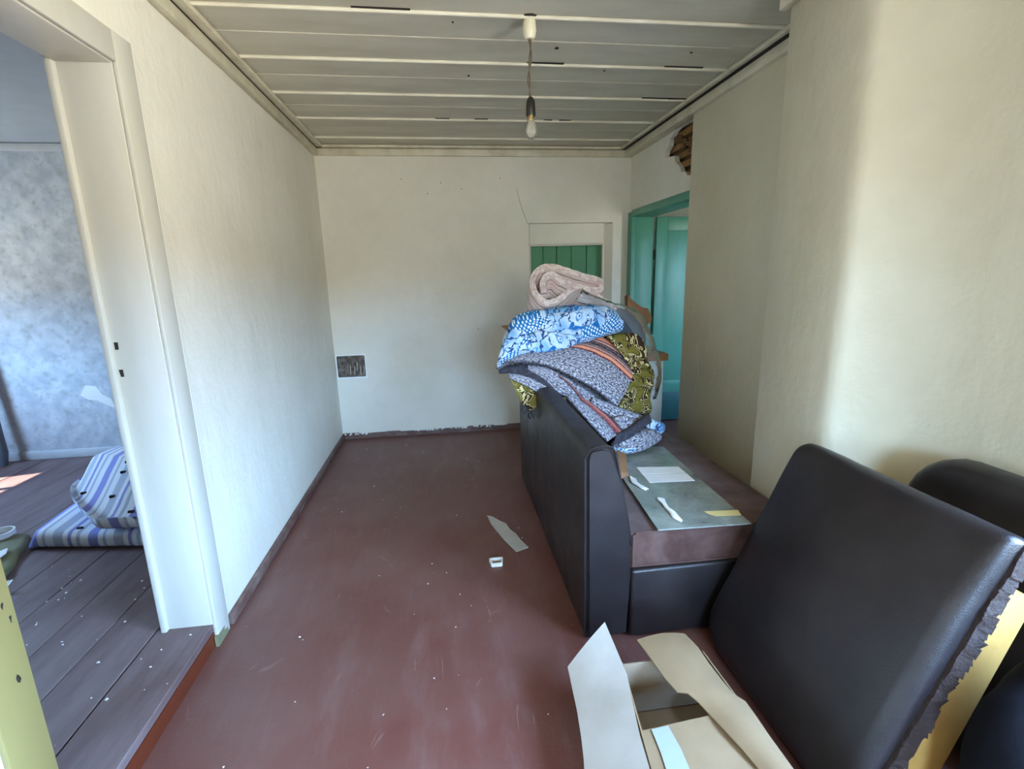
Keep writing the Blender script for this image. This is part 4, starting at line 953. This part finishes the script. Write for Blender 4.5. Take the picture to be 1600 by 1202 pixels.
# ------------------------------------------------------------------ things in the side room
mt = thing('folded_mattress', 'blue and white striped tufted mattress folded over on the side room floor', 'mattress', (-1.9, 3.0, ZS))
def loft(name, secs, mat, par):
    """secs: list of (closed ring of points, u); ring parameter becomes v"""
    bm = NB(); R = [[bm.verts.new(p) for p in r] for r, u in secs]; n = len(R[0]); uvd = {}
    for (r, u), rv in zip(secs, R):
        for k, v in enumerate(rv): uvd[v] = (u, k/n)
    for a, b in zip(R, R[1:]):
        for i in range(n): bm.faces.new((a[i], a[(i+1) % n], b[(i+1) % n], b[i]))
    bm.faces.new(R[0]); bm.faces.new(R[-1]); bm.verts.index_update(); uv = [uvd[v] for v in bm.verts]
    o = obj(name, bm, mat, par, smooth='full'); uvset(o, uv); return o
def rrect(w_, h_, r, n=8):
    out = []
    for cx_, cy_, a0 in ((w_/2-r, -h_/2+r, -PI/2), (w_/2-r, h_/2-r, 0), (-w_/2+r, h_/2-r, PI/2), (-w_/2+r, -h_/2+r, PI)):
        for k in range(n): out.append((cx_+r*math.cos(a0+k/(n-1)*PI/2), cy_+r*math.sin(a0+k/(n-1)*PI/2)))
    return out
secs = []
for i in range(30):                                        # lower fold: lies flat, along its front edge
    t = i/29; x = -2.30+1.05*t; e = min(1, math.sqrt(max(0, 1-(1-min(t/.04, 1))**2))+.25)
    yf = 2.76-.16*t; yb = 3.45-.12*t; hh = .095*e*(1+.06*math.sin(t*16))
    c = ((yf+yb)/2, ZS+hh/2+.002)
    secs.append(([Vector((x+.12*(b_/.1)*0-.10*(a_+.35)*(1-t), c[0]+a_, c[1]+b_)) for a_, b_ in rrect(yb-yf, hh, hh*.42)], t*1.1))
loft('lower_fold', secs, 'ticking', mt)
secs = []
for i in range(34):                                        # upper fold: humped back over itself
    t = i/33; x = -2.33+1.0*t; e = math.sqrt(max(0.02, 1-(1-min(t/.16, 1))**2))
    yf = 3.12-.47*min(1, t*2.1)-.08*t; yb = 3.62-.05*t; H_ = .25+.02*math.sin(t*3)
    ring = []
    for k in range(40):
        a = 2*PI*k/40; ca, sa = math.cos(a), math.sin(a)
        px_ = (abs(ca)**.7)*(1 if ca > 0 else -1); pz_ = (abs(sa)**.75)*(1 if sa > 0 else -1)
        yy = (yf+yb)/2+(yb-yf)/2*px_*(.35+.65*e); z = ZS+.09+H_/2+H_/2*pz_*e
        sl_ = .72 if True else 0
        z -= max(0, ((yf+yb)/2-yy))*.62*max(0, pz_)        # the top slopes down to the front
        p = Vector((x-.04*(z-ZS-.12)/.36*(1-t), yy, z)); p += noise.noise_vector(p*7)*.008
        ring.append(p)
    secs.append((ring, t*1.15+.05))
up_o = loft('upper_fold', secs, 'ticking', mt)
def tuft(p):
    bm = NB(); hexa(bm, [Vector(p)+Vector((sx*.016, sy*.008, sz*.008)) for sz in (-1, 1) for sx, sy in ((-1, -1), (1, -1), (1, 1), (-1, 1))]); obj('tuft', bev(bm, .003, 1), 'gap', mt)
bpy.context.view_layer.update()
me = up_o.data
def snap(u, v):
    """nearest point of the fold's surface on the line of sight, used once to seat a tuft in the ticking"""
    o = Vector((0, 0, EYE)); d = ray(u, v).normalized(); best = None
    for nm in ('upper_fold', 'lower_fold'):
        ob = bpy.data.objects[nm]; mi = ob.matrix_world.inverted(); hit, loc, *_ = ob.ray_cast(mi @ o, mi.to_3x3() @ d)
        if hit:
            wl = ob.matrix_world @ loc
            if best is None or (wl-o).length < (best-o).length: best = wl
    return best
for u, v in ((131, 771), (176, 776), (193, 738), (200, 722), (125, 826), (205, 800)):
    p = snap(u, v)
    if p: tuft(p)
# khaki cloth, tape ring and paper scraps by the near jamb
kh = puff('khaki_cloth', [atz(-60, 850, .11), atz(0, 846, .11), atz(46, 842, .11), atz(40, 862, .11), atz(26, 880, .11), atz(10, 905, .11), atz(-20, 925, .11), atz(-80, 925, .11)], .0, .0, 'khaki') if False else None
bm = NB(); out = [atz(*p, ZS) for p in ((-60, 848), (0, 848), (30, 842), (48, 842), (40, 862), (30, 872), (26, 882), (10, 903), (-10, 925), (-60, 930))]
prism(bm, [(p.x, p.y) for p in out], 'z', ZS+.002, ZS+.028); bmesh.ops.triangulate(bm, faces=[f for f in bm.faces if len(f.verts) > 4])
bmesh.ops.subdivide_edges(bm, edges=list(bm.edges), cuts=3, use_grid_fill=True); rough_up(bm, .012, 9, (2,))
for v in bm.verts: v.co.z = max(v.co.z, ZS+.002)
tag(obj('khaki_cloth', bm, 'khaki', smooth='full'), 'rumpled khaki cloth on the side room floor at the left doorpost', 'cloth')
def arc(name, ctr, r, z, a0, a1, lab, ht=.03):
    bm = NB(); n = 18; co = []
    for k in range(n+1):
        a = a0+(a1-a0)*k/n
        for rr, zz_ in ((r, z), (r+.008, z), (r+.008, z+ht), (r, z+ht)): co.append((ctr[0]+rr*math.cos(a), ctr[1]+rr*math.sin(a), zz_))
    fs = [(4*k+j, 4*k+(j+1) % 4, 4*k+4+(j+1) % 4, 4*k+4+j) for k in range(n) for j in range(4)]+[(0, 1, 2, 3), (4*n, 4*n+3, 4*n+2, 4*n+1)]
    add(bm, co, fs); return tag(obj(name, bm, 'paper', smooth=True), lab, 'strip')
c = atz(2, 838, ZS+.03); arc('paper_ring', (c.x, c.y), .055, ZS+.03, -2.2, 2.4, 'white curled paper ring on the khaki cloth')
bm = NB(); a, b, c_, d_ = atz(-12, 868, .135), atz(12, 858, .14), atz(10, 866, .14), atz(-12, 880, .135)
hexa(bm, [a, d_, c_, b]+[p+Vector((0, 0, .006)) for p in (a, d_, c_, b)]); tag(obj('paper_scrap', bm, 'paper'), 'white paper scrap lying on the khaki cloth', 'paper')
bm = NB(); a, b, c_, d_ = atz(-14, 915, .12), atz(20, 907, .15), atz(6, 924, .115), atz(-14, 930, .115)
hexa(bm, [a, d_, c_, b]+[p+Vector((0, 0, .004)) for p in (a, d_, c_, b)]); tag(obj('paper_scrap', bm, 'paper'), 'upturned white paper corner on the floor beside the near doorpost', 'paper')
bm = NB(); tube(bm, [(-3.60, 4.30, 1.0), (-3.585, 4.29, .6), (-3.575, 4.28, .35), (-3.56, 4.27, .2), (-3.58, 4.26, ZS)], [.03, .03, .028, .026, .03], 10)
tag(obj('curtain_hem', bm, 'slate', smooth=True), 'dark hanging curtain edge at the far left of the side room', 'curtain')
bm = NB()
for i in range(34):
    u, v = random.choice(((random.uniform(120, 330), random.uniform(900, 1100)), (random.uniform(40, 140), random.uniform(880, 1010)))); p = atz(u, v, ZS)
    if not (p.x < XL-.02 and (p.x < XL-.2 or 1.18 < p.y < 1.93)): continue
    s = random.uniform(.0012, .0035); hexa(bm, [(p.x+random.uniform(-s, s)+sx*s, p.y+random.uniform(-s, s)+sy*s, ZS+.0012+sz*s) for sz in (0, 1) for sx, sy in ((-1, -1), (1, -1), (1, 1), (-1, 1))])
o = obj('plaster_dust', bm, 'paper'); o['kind'] = 'stuff'; o['label'] = 'white plaster crumbs strewn on the side room planks'; o['category'] = 'debris'
bm = NB()
for i in range(60):
    x, y = random.uniform(-.95, .45), random.uniform(1.0, 4.5)
    s = random.uniform(.0008, .0025); hexa(bm, [(x+random.uniform(-s, s)+sx*s, y+random.uniform(-s, s)+sy*s, .0006+sz*s) for sz in (0, 1) for sx, sy in ((-1, -1), (1, -1), (1, 1), (-1, 1))])
o = obj('floor_crumbs', bm, 'paper'); o['kind'] = 'stuff'; o['label'] = 'scattered pale crumbs on the main red-brown floor'; o['category'] = 'debris'
